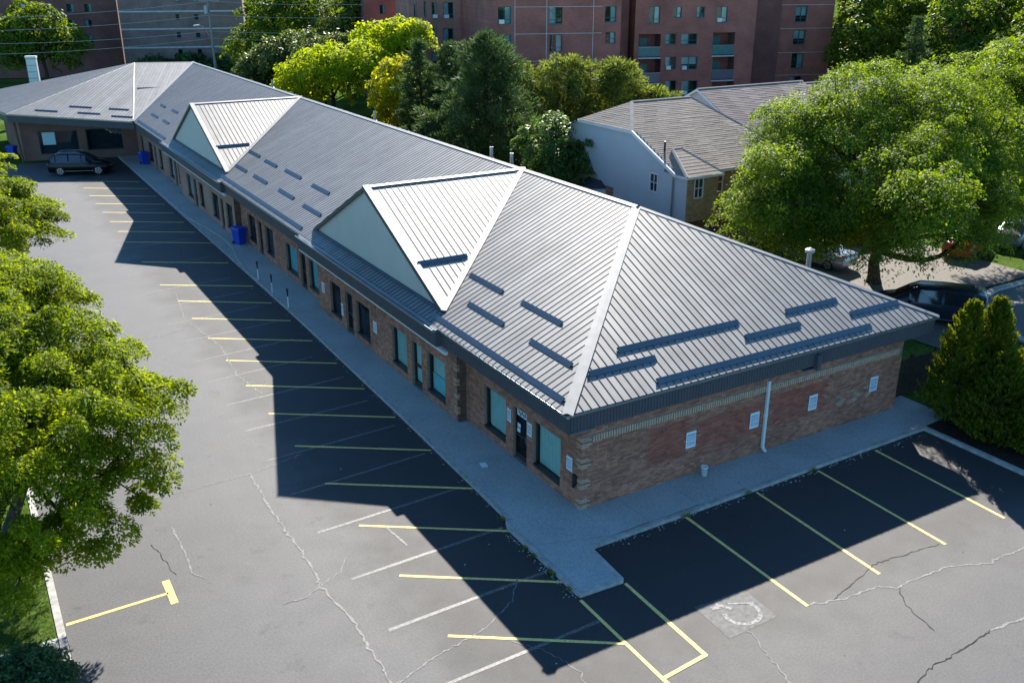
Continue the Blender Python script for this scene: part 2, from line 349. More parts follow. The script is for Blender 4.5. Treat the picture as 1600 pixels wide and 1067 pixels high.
# faded wheelchair bay symbol
hc = MB(); hc.poly([(-.06,-5.75,.004),(-.14,-7.26,.004),(1.66,-7.22,.004),(1.72,-5.85,.004)])
part('faded_symbol_patch', hc, pm('worn_grey_paint', (.092,.09,.087), .75, .3, var=.35, scale=7), LOT)
hs = MB(); arc = [(.92+.52*math.cos(t), -6.62+.46*math.sin(t)) for t in np.linspace(R(150), R(385), 16)]
for a, b in zip(arc, arc[1:]): strip(hs, a, b, .13, .008)
strip(hs, (.55,-5.95), (.8,-6.35), .12, .0095); strip(hs, (.3,-6.05), (.55,-6.1), .16, .0125); strip(hs, (.85,-6.1), (1.5,-6.45), .07, .011)
part('faded_wheelchair_symbol', hs, pm('worn_white_paint', (.20,.195,.19), .75, .3, var=.6, scale=10), LOT)
def crack(pts, wd, mat, z=.0065, jit=.09, name='crack'):
    m = MB(); P = []
    for a, b in zip(pts, pts[1:]):
        n = max(2, int(math.dist(a, b)/.12))
        for i in range(n): t = i/n; P.append((a[0]+(b[0]-a[0])*t+random.gauss(0, jit*.32), a[1]+(b[1]-a[1])*t+random.gauss(0, jit*.32)))
    P.append(pts[-1]); L = []
    for i, q in enumerate(P):
        a, b = P[max(i-1,0)], P[min(i+1,len(P)-1)]; d = Vector((b[0]-a[0], b[1]-a[1], 0)); d = d.normalized() if d.length else Vector((1,0,0))
        s = wd*random.uniform(.25, 1.0)/2; L.append((q[0]-d.y*s, q[1]+d.x*s, z)); L.append((q[0]+d.y*s, q[1]-d.x*s, z))
    for i in range(len(P)-1): m.quad(L[2*i], L[2*i+1], L[2*i+3], L[2*i+2])
    part(name, m, mat, LOT)
crack([(-14.5,8.0),(-12.4,8.14),(-10.4,8.0),(-8.62,8.08),(-6.58,8.54)], .07, SEAL, name='sealed_crack')
crack([(-8.62,8.08),(-8.7,5.2),(-8.61,2.02),(-8.74,.53),(-8.5,-1.6),(-8.6,-4.06),(-8.4,-7.5)], .10, SEAL, .0075, name='sealed_crack')
crack([(-8.74,.53),(-8.0,.9),(-7.5,1.5)], .06, SEAL, .0055, name='sealed_crack'); crack([(-8.74,.53),(-9.3,.2),(-9.9,.25)], .06, SEAL, .0085, name='sealed_crack')
crack([(-8.5,-4.3),(-7.2,-3.9),(-5.6,-3.6),(-4.3,-2.9),(-3.6,-2.0)], .05, SEAL, name='sealed_crack')
crack([(2.74,-7.31),(3.77,-7.61),(5.12,-7.71),(5.57,-8.01),(6.39,-8.03),(7.76,-8.1),(8.99,-8.63),(10.7,-8.65),(14,-9)], .075, SEAL, name='sealed_crack')
crack([(5.65,-8.06),(5.2,-8.6),(5.01,-9.1),(4.87,-9.82)], .035, CRK)
crack([(.55,-7.27),(.24,-8.42),(.01,-9.3),(-.3,-11)], .05, SEAL, .0085, name='sealed_crack')
crack([(9.5,-10.9),(7.47,-10.72),(6.19,-10.59)], .10, SEAL, name='sealed_crack'); crack([(6.19,-10.59),(4.78,-10.66),(3.42,-10.72),(1.5,-11.2)], .05, CRK)
crack([(-11.76,5.9),(-11.72,4.4),(-11.78,3.06),(-11.5,2.6)], .09, SEAL, jit=.05, name='sealed_crack'); crack([(-5.84,2.49),(-5.7,1.14)], .11, SEAL, jit=.02, name='sealed_crack')
crack([(-6.4,30),(-6.9,25.5),(-6.3,21),(-6.6,17),(-6.2,14.6)], .06, SEAL, name='sealed_crack'); crack([(-14,22),(-10,23.5),(-6.6,24.2)], .06, SEAL, name='sealed_crack')
crack([(-5.2,-4.4),(-4.6,-5.2),(-4.3,-6.3),(-4.9,-8)], .04, SEAL, name='sealed_crack'); crack([(3.6,-7.5),(6,-6.9),(8.6,-7.2)], .03, CRK); crack([(-12.5,5.2),(-12.2,3.2)], .03, CRK)
crack([(-11.8,14.5),(-12.1,12),(-11.6,10.4)], .10, SEAL, jit=.04, name='sealed_crack')

# ---- sidewalk round the building: slabs with joints
SW = struct('sidewalk', MB().box(-1.95, 15.2, -1.8, 76, -.06, .06), KERB)
def edge(y):
    for (a, xa), (b, xb) in zip(EDG, EDG[1:]):
        if a <= y <= b: return xa+(xb-xa)*(y-a)/(b-a)
    return -1.9
EDG = [(.6,-2.35),(1.6,-2.3),(9,-2.13),(20,-1.98),(33,-1.86),(35.5,-1.6),(37.5,-1.2),(40.5,-1.15),(43.5,-1.4),(46.5,-1.8),(75,-1.9)]
def slab(pts, z=.12, inset=.008):
    c = sum((Vector((*q, 0)) for q in pts), Vector())/len(pts); m = MB()
    P = [((Vector((*q, 0))-c)*(1-inset/max(.3, (Vector((*q, 0))-c).length))+c) for q in pts]
    m.prism([(q.x, q.y) for q in P], -.02, z+random.uniform(-.003, .003)); part('sidewalk_slab', m, CONC, SW)
ys = [.6,1.6,4.6,7.7,10.8,13.9,17,20.1,23.3,26.4,29.5,32.6,35.5,37.5,40.5,43.5,46.5,49.6,52.7,55.8,58.9,62,65,68,71,74.8]
for a, b in zip(ys, ys[1:]): slab([(edge(a)+.14,a),(-.02 if not(7.7<=a<23 or 40<a<55) else -.42,a),(-.02 if not(7.7<=a<23 or 40<a<55) else -.42,b),(edge(b)+.14,b)])
slab([(-2.42,-1.0),(0,-1.78),(0,-.02),(-.02,.6),(-2.4,.6)]); slab([(-2.45,-3.62),(-1.2,-3.68),(-1.0,-2.02),(-.02,-1.8),(-2.42,-1.0)])
xs = [0,1.5,3.6,5.7,7.8,9.9,12,13.8,15.1]
for a, b in zip(xs, xs[1:]): slab([(a,-1.78),(b,-1.72),(b,-.02),(a,-.02)])
slab([(15.1,-1.72),(16.6,-1.6),(16.6,.9),(15.45,.9),(15.1,.0)])
def kerbline(pts, wd=.15, z=.125, name='kerb', par=None, mat=None):
    m = MB()
    for a, b in zip(pts, pts[1:]):
        a, b = Vector((*a,0)), Vector((*b,0)); d = (b-a).normalized(); n = Vector((-d.y, d.x, 0))*wd
        m.obox(a-Vector((0,0,.03)), b-a, n, Vector((0,0,z+.03)))
    return part(name, m, mat or KERB, par) if par else struct(name, m, mat or KERB)
kerbline([(edge(y)+.14, y) for y in ys], par=SW)
kerbline([(-2.28,.6),(-2.42,.52),(-2.56,.3),(-2.6,-3.75)][::-1], -.0+.15, par=SW, z=.122) if False else None
k = MB()
for a, b in zip([(-2.25,.75),(-2.46,.62),(-2.58,.35),(-2.6,-3.6),(-2.56,-3.77),(-1.1,-3.83),(-1.03,-3.75),(-.92,-2.1),(-.8,-1.97),(14.95,-1.86)], [(-2.46,.62),(-2.58,.35),(-2.6,-3.6),(-2.56,-3.77),(-1.1,-3.83),(-1.03,-3.75),(-.92,-2.1),(-.8,-1.97),(14.95,-1.86)]):
    A, B = Vector((*a,0)), Vector((*b,0)); d = (B-A).normalized(); n = Vector((-d.y, d.x, 0))*.15
    k.obox(A-Vector((0,0,.03))-d*.01, B-A+d*.02, n, Vector((0,0,.146+.0025*(len(k.f) % 5))))
k.prism([(-2.25,.72),(-2.44,.58),(-2.56,.3),(-2.575,-3.58),(-2.54,-3.745),(-1.12,-3.8),(-1.05,-3.73),(-.94,-2.08),(-.8,-1.94),(.2,-1.9),(.2,.3),(-2.0,.72)], -.02, .108)
part('kerb', k, KERB, SW)
# kerb to the cedar bed, lawn island on the far side of the lot
kerbline([(14.86,-1.6),(14.86,-30)], -.18 + .36, .13)
isl = MB(); isl.box(-60,-15.55,-40,200,-.1,.10); struct('lawn', isl, GRASS)
kerbline([(-15.36,-40),(-15.36,76)], .2, .125)
wk = MB(); wk.box(-40,-15.58,-3.2,1.75,.0,.115); struct('path', wk, CONC)
bed = MB(); bed.box(15.04,26,-30,-1.62,-.1,.06); struct('planting_bed', bed, pm('mulch', (.035,.026,.02), .95, .1, var=.4, scale=10, bump=.8, bscale=20))
# street and driveways beyond
st = MB(); cv = [(60,7.6),(40,7.5),(35.5,7.3),(33.2,7.3),(31.4,6.8),(30.3,5.9),(28.8,4.2),(27.6,2.5),(26.7,0),(26.3,-4),(26.2,-40)]
st.poly([(x,y,-.02) for x,y in cv]+[(120,-40,-.02),(120,7.6,-.02)]); struct('street', st, pm('street_asphalt', (.12,.115,.11), .8, .3, var=.2, scale=12, big=.15))
kerbline(cv[::-1], .4, .09)
dw = MB(); dw.poly([(23,3.2,-.03),(26.6,3.2,-.03),(29.5,8,-.03),(38,8.2,-.03),(38,18.2,-.03),(22.3,18.2,-.03),(22.3,9,-.03)]); struct('driveway', dw, pm('driveway_concrete', (.14,.125,.11), .9, .2, var=.15, scale=5))
bl = MB(); bl.box(15.5,19.6,.9,75,-.1,-.02); struct('gravel_strip', bl, pm('leaf_litter', (.10,.07,.055), .95, .1, var=.4, scale=5))

# ================================================================ RETAIL BUILDING
B = thing('retail_building', 'long single-storey brick strip mall with dark standing seam metal roof', 'building')
EX, EY, EZ, RX, RZ = -1.02, -.62, 4.04, 7.72, 7.816
XE = 16.46; K = (RZ-EZ)/(RX-EX); KE = (RZ-EZ)/(7.62-EY); YH = 7.62
WLL = [( 0,0,7.9,[(1.2,2.9,.45,2.15,'w',1),(3.35,4.3,.12,2.15,'d',0),(4.8,6.42,.45,2.15,'w',1)]),
       (-.4,7.9,23.5,[(8.9,10.53,.45,2.17,'w',3),(11.05,12.02,.12,2.15,'d',3),(12.53,14.08,.45,2.17,'w',1),(16.6,18.25,.45,2.13,'w',0),(18.72,19.65,.12,2.15,'d',0),(20.28,21.77,.45,2.13,'w',0)]),
       ( 0,23.5,39.3,[(24.53,26.12,.45,2.1,'w',2),(26.6,27.58,.12,2.1,'d',0),(28.05,30.05,.45,2.08,'w',2),(32.38,34,.5,2.2,'w',0),(34.67,35.5,.12,2.2,'d',0),(36.05,37.7,.5,2.2,'w',0)]),
       (-.4,39.3,55.2,[(39.9,41.5,.5,2.2,'w',0),(42.2,42.95,.12,2.2,'d',0),(43.5,45.2,.5,2.2,'w',0),(47.7,48.95,.5,2.2,'w',0),(49.75,50.6,.12,2.2,'d',0),(51.0,52.8,.5,2.2,'w',1)]),
       ( 0,55.2,74.9,[(56.7,57.7,.5,2.2,'w',0),(58.2,59.0,.12,2.2,'d',0),(59.4,61,.5,2.2,'w',3),(63.7,65,.5,2.2,'w',0),(66.2,67,.12,2.2,'d',0),(67.8,69.7,.5,2.2,'w',0),(72.05,73.3,.12,2.2,'d',0)])]
rnd = random.Random(3)
UY = Vector((0,1,0)); NX = Vector((-1,0,0))
for si, (wx, y0, y1, ops) in enumerate(WLL):
    oo = [(a-y0, b-y0, c, d) for a, b, c, d, *_ in ops]; mb = MB()
    opening_wall(mb, (wx,y0,0), UY, y1-y0, 0, 3.36, oo, NX, .16, 0)
    geo = si < 3
    # returns where the wall steps forward
    if wx < 0:
        mb.quad((wx,y0,0),(0,y0,0),(0,y0,3.36),(wx,y0,3.36)); mb.quad((0,y1,0),(wx,y1,0),(wx,y1,3.36),(0,y1,3.36))
    W = part('wall', mb, MORT if geo else BRT, B)
    if geo:
        bm = MB(); bricks(bm, (wx,y0,0), UY, NX, y1-y0, .1, 3.34, oo, rnd)
        part('brick_courses', bm, BRICK, W, kind='stuff')
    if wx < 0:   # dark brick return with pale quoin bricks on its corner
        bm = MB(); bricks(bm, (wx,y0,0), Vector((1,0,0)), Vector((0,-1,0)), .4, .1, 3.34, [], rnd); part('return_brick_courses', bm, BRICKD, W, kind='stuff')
        if si == 1:
            for r_ in range(40):
                if (r_//4) % 2 == 0: continue
                z = .12+r_*.075; q = MB(); q.box(wx-.03, wx+.1, y0-.028, y0+.2+.04*(r_ % 2), z, z+.048); part('quoin_brick', q, BRICKL if r_ % 3 else BRICK, W)
    for (a, b, c, d, kind, bl_) in ops:
        f = MB(); x = wx+.10; t = .06
        f.box(x, x+.07, a, a+t, c, d).box(x, x+.07, b-t, b, c, d).box(x, x+.068, a+t, b-t, d-t, d)
        if kind == 'w':
            f.box(wx-.03, x+.068, a, b, c-.05, c+.05)
            wo = part('window', f, FRAME, B)
            gl = MB(); gl.quad((x+.03,b-t,c+.05),(x+.03,a+t,c+.05),(x+.03,a+t,d-t),(x+.03,b-t,d-t)); part('pane', gl, GLASS, wo)
            if bl_ in (1, 2):
                n = int((b-a)/.09); s = MB()
                for i in range(n):
                    yy = a+t+(b-a-2*t)*i/n; s.obox((x+.12,yy,c+.05), (.012,.088,0), (.006,0,0), (0,0,d-c-.1))
                part('blind', s, BLIND if bl_ == 1 else BLINDB, wo)
            elif bl_ == 3:
                s = MB(); s.box(x+.12, x+.13, a+t, b-t, c+.05, c+.05+(d-c)*.42); part('blind', s, BLINDB, wo)
                s = MB(); s.box(x+.16, x+.17, a+t, b-t, c+.05+(d-c)*.42, d-t); part('blind', s, BLIND, wo)
            s = MB(); s.box(x+.5, x+.52, a-.2, b+.2, c-.2, d+.2); part('interior', s, DARKIN, wo)
        else:
            f.box(x, x+.068, a+t, b-t, c, c+.2).box(x, x+.068, a+t, b-t, 1.02, 1.1)
            do = part('door', f, FRAME, B)
            gl = MB(); gl.quad((x+.03,b-t,c+.1),(x+.03,a+t,c+.1),(x+.03,a+t,d-t),(x+.03,b-t,d-t)); part('pane', gl, GLASS, do)
            s = MB(); s.box(x+.5, x+.52, a-.2, b+.2, c, d+.2); part('interior', s, DARKIN, do)
            h = MB(); h.tube([(x-.02,a+.14,.95),(x-.06,a+.14,.97),(x-.06,a+.14,1.22),(x-.02,a+.14,1.24)], .012, 6); part('handle', h, GALV, do)
            if bl_ == 3: s = MB(); s.box(x+.1, x+.11, a+t, b-t, c+.2, d-t); part('blind', s, BLIND, do)
            if si == 0:
                s = MB(); s.box(x+.015, x+.022, a+.1, b-.1, 1.82, 2.06); sg = part('door_sign', s, SIGNW, do)
                s = MB()
                for i in range(6):
                    yy = a+.14+i*.11; s.box(x+.008, x+.014, yy, yy+.07, 1.85+.05*(i % 2), 2.03-.04*((i+1) % 2))
                part('sign_print', s, pm('door_sign_print', (.05,.09,.14), .6), sg, kind='stuff')
                s = MB(); s.box(x+.015, x+.022, b-.32, b-.12, 1.35, 1.5).box(x+.015, x+.022, b-.3, b-.1, 1.15, 1.3); part('notice', s, SIGNW, do)
# end wall
EWL = MB(); EWL.quad((0,0,0),(15.38,0,0),(15.38,0,3.36),(0,0,3.36)); EW = part('wall', EWL, MORT, B, label='brick end wall with red repainted patches and a pale soldier course')
def pick(u, z):
    j = rnd.uniform(-.14, .14)
    if 2.72+j < u < 4.4+j and .95+j < z < 2.36: return 1
    if 4.86+j < u < 7.9+j and .85+j*2 < z < 2.15: return 1
    if 8.4+j < u < 11.2+j and 1.02+j < z < 2.3: return 1
    if 11.85 < u < 13.75 and 1.02 < z < 1.5 and math.sin(u*7+2*math.sin(z*9)) > .35 : return 2
    return 0
bm = MB(); bricks(bm, (0,0,0), Vector((1,0,0)), Vector((0,-1,0)), 15.38, .1, 3.34, [(0,15.38,2.5,2.74)], rnd, pick)
part('brick_courses', bm, [BRICK, BRICKR, pm('scrubbed_brick', (.38,.27,.19), .9, .2, var=.2, island=.2)], EW, kind='stuff')
q = MB(); q.box(.004,.066,-.034,.0,2.508,2.742); sme = q.mesh('soldier_brick', BRICKL)
for i in range(4, 147): link('soldier_brick', sme, EW, Matrix.Translation((i*.1035, rnd.uniform(-.003,.003), 0)))
for r_ in range(43):
    if (r_//5) % 2 == 1: continue
    z = .12+r_*.075; ext = .36 if r_ % 2 else .25
    q = MB(); q.box(-.028, ext, -.034, .0, z, z+.048); part('quoin_brick', q, BRICKL if r_ % 5 != 2 else BRICK, EW)
    q = MB(); q.box(-.03, .0, .004, ext-.1, z, z+.048); part('quoin_brick', q, BRICKL if r_ % 5 != 2 else BRICK, EW)
ow = MB(); ow.quad((15.38,0,0),(15.38,88,0),(15.38,88,3.36),(15.38,0,3.36)).quad((15.38,88,0),(2,88,0),(2,88,3.36),(15.38,88,3.36)); part('wall', ow, BRT, B)
# wing at the far end
E0 = Vector((-1.08,69.2,EZ)); E1 = Vector((-10.7,75.8,4.6)); PK = Vector((2.3,84.5,RZ)); RR = Vector((7.72,82.2,RZ)); E2 = Vector((-13.2,95.5,4.3)); E3 = Vector((6,101,4.1))
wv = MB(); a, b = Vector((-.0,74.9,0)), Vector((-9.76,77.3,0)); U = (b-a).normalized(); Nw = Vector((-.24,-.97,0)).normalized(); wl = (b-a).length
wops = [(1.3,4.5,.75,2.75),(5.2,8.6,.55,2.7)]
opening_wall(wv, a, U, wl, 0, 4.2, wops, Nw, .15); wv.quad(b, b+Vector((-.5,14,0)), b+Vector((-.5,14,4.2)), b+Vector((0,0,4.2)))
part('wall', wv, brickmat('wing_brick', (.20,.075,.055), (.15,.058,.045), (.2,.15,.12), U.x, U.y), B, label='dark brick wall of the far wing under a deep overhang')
for o_ in wops:
    f = MB(); P = lambda u, z, d: a+U*u+Vector((0,0,z))-Nw*d
    for (u0,u1,z0,z1) in ((o_[0],o_[0]+.08,o_[2],o_[3]),(o_[1]-.08,o_[1],o_[2],o_[3]),(o_[0]+.08,o_[1]-.08,o_[2],o_[2]+.08),(o_[0]+.08,o_[1]-.08,o_[3]-.08,o_[3])):
        f.obox(P(u0,z0,.14), U*(u1-u0), Vector((0,0,z1-z0)), Nw*.07)
    wo = part('window', f, FRAME, B); gl = MB(); gl.quad(P(o_[0],o_[2],.1),P(o_[1],o_[2],.1),P(o_[1],o_[3],.1),P(o_[0],o_[3],.1)); part('pane', gl, GLASS, wo)
    s = MB(); s.quad(P(o_[0]-.3,o_[2]-.3,.7),P(o_[1]+.3,o_[2]-.3,.7),P(o_[1]+.3,o_[3]+.3,.7),P(o_[0]-.3,o_[3]+.3,.7)); part('interior', s, DARKIN, wo)
    if o_[0] > 5:
        s = MB(); s.quad(P(7.2,1.4,.2),P(8.3,1.4,.2),P(8.3,2.55,.2),P(7.2,2.55,.2)); part('poster', s, SIGNW, wo)
# roof deck under the panels
ZD = -.05
dk = MB(); v = lambda x, y, z: (x, y, z+ZD)
dk.poly([v(EX,EY,EZ), v(XE,EY,EZ), v(RX,YH,RZ)]); dk.poly([v(EX,E0.y,EZ), v(EX,EY,EZ), v(RX,YH,RZ), v(RX,RR.y,RZ)])
dk.poly([v(XE,EY,EZ), v(XE,92,EZ), v(RX,RR.y,RZ), v(RX,YH,RZ)])
for t in ((E0,RR,PK),(E1,E0,PK),(E2,E1,PK),(E3,E2,PK),(Vector((XE,92,EZ)),E3,PK),(Vector((XE,92,EZ)),PK,RR)): dk.poly([v(*q) for q in t])
ROOFO = part('roof', dk, SEAM, B)
PCACHE = {}
def roof_plane(par, O, U, V, u0, u1, top, bot=lambda u: 0., breaks=(), sp=.307, mat=None):
    O, U, V = Vector(O), Vector(U).normalized(), Vector(V).normalized(); N = U.cross(V)
    if N.z < 0: N = -N
    n = max(1, round((u1-u0)/sp)); d = (u1-u0)/n
    for i in range(n):
        a, b = u0+i*d, u0+(i+1)*d; T = [(u, top(u)) for u in [a]+[q for q in breaks if a+.01 < q < b-.01]+[b]]; bo = (bot(a), bot(b))
        if max(t-bot(u) for u, t in T) < .03: continue
        key = (round(d,4), tuple((round(u-a,3), round(t,3)) for u, t in T), tuple(round(q,3) for q in bo))
        if key not in PCACHE:
            m = MB(); pts = [(0,bo[0],0),(d,bo[1],0)]+[(u-a,max(t,bot(u)+.001),0) for u, t in T[::-1]]; m.poly(pts, 0)
            ta, ba = T[0][1], bo[0]
            if ta-ba < .02: ta = ba+.02
            m.obox((-.012,ba,0), (.024,0,0), (0,ta-ba,0), (0,0,.013), 1)
            PCACHE[key] = m.mesh('roof_panel', [mat or ROOF, SEAM])
        M = Matrix((U, V, N)).transposed().to_4x4(); M.translation = O+U*a
        link('roof_panel', PCACHE[key], par, M)
# front slope (faces the lot)
Vf = Vector((RX-EX,0,RZ-EZ)); LF = Vf.length
hipk = LF/(YH-EY); vk = LF/(RR.y-E0.y)
stepx = lambda y: -.25 if (8.1 < y < 24.0 or 39.2 < y < 57.0) else 0.
roof_plane(ROOFO, (EX,EY,EZ), (0,1,0), Vf, 0, RR.y-EY, lambda u: min(u*hipk, LF), lambda u: max(0, (u-(E0.y-EY))*vk), (YH-EY, E0.y-EY))
# end slope
Ve = Vector((0,YH-EY,RZ-EZ)); LE = Ve.length; half = (XE-EX)/2
roof_plane(ROOFO, (EX,EY,EZ), (1,0,0), Ve, 0, XE-EX, lambda u: min(u, XE-EX-u)/half*LE, breaks=(half,))
# back slope as one sheet, wing slopes
bs = MB(); bs.poly([(XE,EY,EZ),(XE,92,EZ),(RX,RR.y,RZ),(RX,YH,RZ)]); part('back_slope', bs, ROOF, ROOFO)
U_ = (E0-E1).normalized(); cu = (PK-E1).dot(U_); V_ = PK-E1-U_*cu; h_ = V_.length; w_ = (E0-E1).length
# wing slope: apex may overhang past the eave end, so clip each strip between its two hips
roof_plane(ROOFO, E1, U_, V_, 0, w_, lambda u: h_*(u/cu if u < cu else (w_-u)/(w_-cu)), breaks=(cu,))
U_ = (E1-E2).normalized(); cu2 = (PK-E2).dot(U_); V_ = PK-E2-U_*cu2; h2 = V_.length; w2 = (E1-E2).length
roof_plane(ROOFO, E2, U_, V_, 0, w2, lambda u: h2*(u/cu2 if u < cu2 else (w2-u)/(w2-cu2)), breaks=(cu2,))
# small slope between wing hip and valley, strips run down-slope
A_, B_, C_ = Vector(E0), PK, RR
U_ = (C_-B_).normalized(); cu = (A_-B_).dot(U_); V_ = (B_-A_)+U_*cu; V_ = V_; h3 = V_.length; L3 = (C_-B_).length
O3 = B_-V_            # foot below PK at eave level
roof_plane(ROOFO, O3, U_, V_, min(0,cu), L3, lambda u: h3 if u >= 0 else h3*(1-u/cu) if cu < 0 else h3, lambda u: h3*((u-cu)/(L3-cu)) if u >= cu else (h3*(1-u/cu) if cu > 0 else 0), (0, cu))
# caps on ridges and hips
def cap(p, q, wd=.30, mat=CAP, name='ridge_cap', lift=.016):
    p, q = Vector(p), Vector(q); d = (q-p).normalized(); s = d.cross(Vector((0,0,1))).normalized()*wd/2; z = Vector((0,0,lift)); dr = Vector((0,0,-wd*.16))
    m = MB(); m.quad(p-s+z+dr, q-s+z+dr, q+z+Vector((0,0,.008)), p+z+Vector((0,0,.008))); m.quad(p+z+Vector((0,0,.008)), q+z+Vector((0,0,.008)), q+s+z+dr, p+s+z+dr)
    m.quad(p-s+z+dr, p-s+dr, q-s+dr, q-s+z+dr); m.quad(p+s+z+dr, q+s+z+dr, q+s+dr, p+s+dr)
    part(name, m, mat, ROOFO)
cap((EX+.02,EY+.02,EZ+.04), (RX,YH,RZ), .36, name='hip_cap'); cap((XE-.02,EY+.02,EZ+.02), (RX,YH,RZ), .3, name='hip_cap')
cap((RX,YH-.1,RZ), (RX,RR.y,RZ), .34); cap(E0, PK, .34, name='hip_cap'); cap(PK, RR, .3); cap(E1, PK, .3, name='hip_cap'); cap(E2, PK, .3, name='hip_cap')
vl = MB(); s_ = Vector((.12,-.1,0)); vl.quad(E0-s_+Vector((0,0,.06)), E0+s_+Vector((0,0,.06)), RR+s_+Vector((0,0,.06)), RR-s_+Vector((0,0,.06))); part('valley_flashing', vl, CAP, ROOFO)
# snow guards
def guard(p, q, V):
    p, q, V = Vector(p), Vector(q), Vector(V).normalized(); d = q-p; N = d.normalized().cross(V); N = N if N.z > 0 else -N; m = MB()
    a, b, c = p+N*.018, p+V*.2+N*.088, p+V*.2+N*.018
    m.add([a, b, c, a+d, b+d, c+d], [(0,1,2),(3,5,4),(0,3,4,1),(1,4,5,2),(2,5,3,0)])
    nb = max(2, int(d.length/1.2))
    for i in range(nb): m.obox(p+d*((i+.3)/nb)+V*.03, d.normalized()*.05, V*.12, N*.02)
    part('snow_guard', m, GUARD, ROOFO)
zf = lambda x: EZ+K*(x-EX); ze = lambda y: EZ+KE*(y-EY)
for y, x0, x1 in ((1.09,2.18,7.52),(.48,.59,3.29),(.41,7.26,9.93),(1.05,9.83,12.5),(.31,12.5,15.18),(-.39,2.69,12.85)): guard((x0,y,ze(y)), (x1,y,ze(y)), Ve)
for x, y0, y1 in ((1.43,10.26,7.67),(.33,8.38,5.71),(1.45,6.27,3.61),(.32,3.83,1.29),(-.81,9.3,.05),(1.66,42.33,39.79),(.3,40.75,38.32),(1.61,38.5,36.08),(.33,36.8,34.12),(1.68,34.58,31.7),(1.65,29.67,26.98),(.37,31.89,29.21),(.33,27.48,24.76),(-.83,40.4,24.5),
                  (1.58,70.2,68.27),(1.66,65.83,63.63),(.37,68.46,65.78),(.41,63.8,61.52),(1.6,60.5,58.2),(-.85,68.6,57.3)): guard((x,y1,zf(x)), (x,y0,zf(x)), Vf)
Vw = PK-E1-(E0-E1).normalized()*((PK-E1).dot((E0-E1).normalized()))
for t, s0, s1 in ((.07,.18,.36),(.16,.40,.58),(.07,.52,.70),(.16,.72,.88),(.05,.80,.97)):
    guard(E1.lerp(E0,s0)+Vw*t, E1.lerp(E0,s1)+Vw*t, Vw)
gd = PK+(E0-PK)*.5; guard(gd+Vector((.35,.1,.05)), gd+Vector((2.6,-.5,.05)), PK-E0)
# gutters, fascia, soffit
def fascia(p, q, n, z0, z1, par=B, zq=0):
    """ribbed metal fascia from p to q (xy), outward normal n"""
    p, q, n = Vector((*p,0)), Vector((*q,0)), Vector((*n,0)); d = q-p; Ln = d.length; d = d.normalized(); k = int(Ln/.125); m = MB(); prof = []
    for i in range(k):
        u = Ln*i/k; s = Ln/k; prof += [(u,0),(u+s*.62,0),(u+s*.72,-.022),(u+s*.9,-.022)]
    prof.append((Ln,0))
    Z = lambda u: Vector((0,0,zq*u/Ln))
    for (u0,e0),(u1,e1) in zip(prof, prof[1:]):
        a, b = p+d*u0+n*e0, p+d*u1+n*e1; m.quad(a+Vector((0,0,z0))+Z(u0), b+Vector((0,0,z0))+Z(u1), b+Vector((0,0,z1))+Z(u1), a+Vector((0,0,z1))+Z(u0))
    part('fascia', m, FASC, par)
    gm = MB(); o = [(.0,z1+.01),(.0,z1-.11),(.07,z1-.11),(.12,z1-.05),(.125,z1+.02),(.105,z1+.02),(.1,z1-.03),(.06,z1-.085),(.02,z1-.085)]
    A = [p+n*e+Vector((0,0,z)) for e, z in o]; C = [q+n*e+Vector((0,0,z))+Z(Ln) for e, z in o]
    for i in range(len(o)-1): gm.quad(A[i], C[i], C[i+1], A[i+1])
    gm.poly(A[:5]); gm.poly(C[:5][::-1]); part('gutter', gm, GUT, par)
ZF0, ZF1 = 3.32, 4.0
secs = [(EY, 8.1, 0), (8.1, 24.0, -.25), (24.0, 39.2, 0), (39.2, 57.0, -.25), (57.0, 69.2, 0)]
for a, b, dx in secs:
    fascia((EX+.1+dx,a), (EX+.1+dx,b), (-1,0), ZF0, ZF1)
    s = MB(); s.box(EX+.1+dx+.01, .02, a, b, ZF0+.004, ZF0+.03); part('soffit', s, SOFF, B)
    if dx:
        for yy in (a, b):
            e = MB(); e.box(EX+.1+dx, EX+.1, yy-.012, yy+.012, ZF0, ZF1); part('fascia_end', e, FASC, B)
        e = MB(); x0, x1 = EX+dx-.02, EX+.05; e.quad((x0,a,zf(x0)), (x1,a,zf(x1)), (x1,b,zf(x1)), (x0,b,zf(x0))); part('skirt_extension', e, ROOF, ROOFO)
    if dx:
        e = MB(); n_ = 3; L_ = (b-a+.8)/n_
        for i in range(n_): e.box(EX+.1+dx+.05, EX+.1+dx+.17, a-.7+i*L_, a-.7+(i+1)*L_-.05, ZF0-.11, ZF0-.004)
        part('light_strip', e, TRIMW, B, label='pale strip under the projecting fascia')
fascia((EX+.1,EY+.1), (XE-.1,EY+.1), (0,-1), ZF0, ZF1)
s = MB(); s.box(EX+.12, XE-.12, EY+.12, -.0, ZF0+.006, ZF0+.032); part('soffit', s, SOFF, B)
fascia((XE-.1,EY+.1), (XE-.1,92), (1,0), ZF0, ZF1)
s = MB(); s.box(15.38, XE-.12, 0, 92, ZF0+.008, ZF0+.03); part('soffit', s, SOFF, B)
nw_ = Vector((E1.y-E0.y, -(E1.x-E0.x), 0)).normalized(); nw_ = -nw_ if nw_.y > 0 else nw_
fascia((E0.x,E0.y), (E1.x,E1.y), (nw_.x,nw_.y), ZF0+.02, ZF1, zq=.56)
s = MB(); s.poly([(E0.x,E0.y,3.4),(E1.x,E1.y,3.96),(-9.9,91,3.96),(2,91,3.4)]); part('soffit', s, SOFF, B)
fascia((E1.x,E1.y), (E2.x,E2.y), (-1,-.1), ZF0+.5, ZF1+.52, zq=-.3)
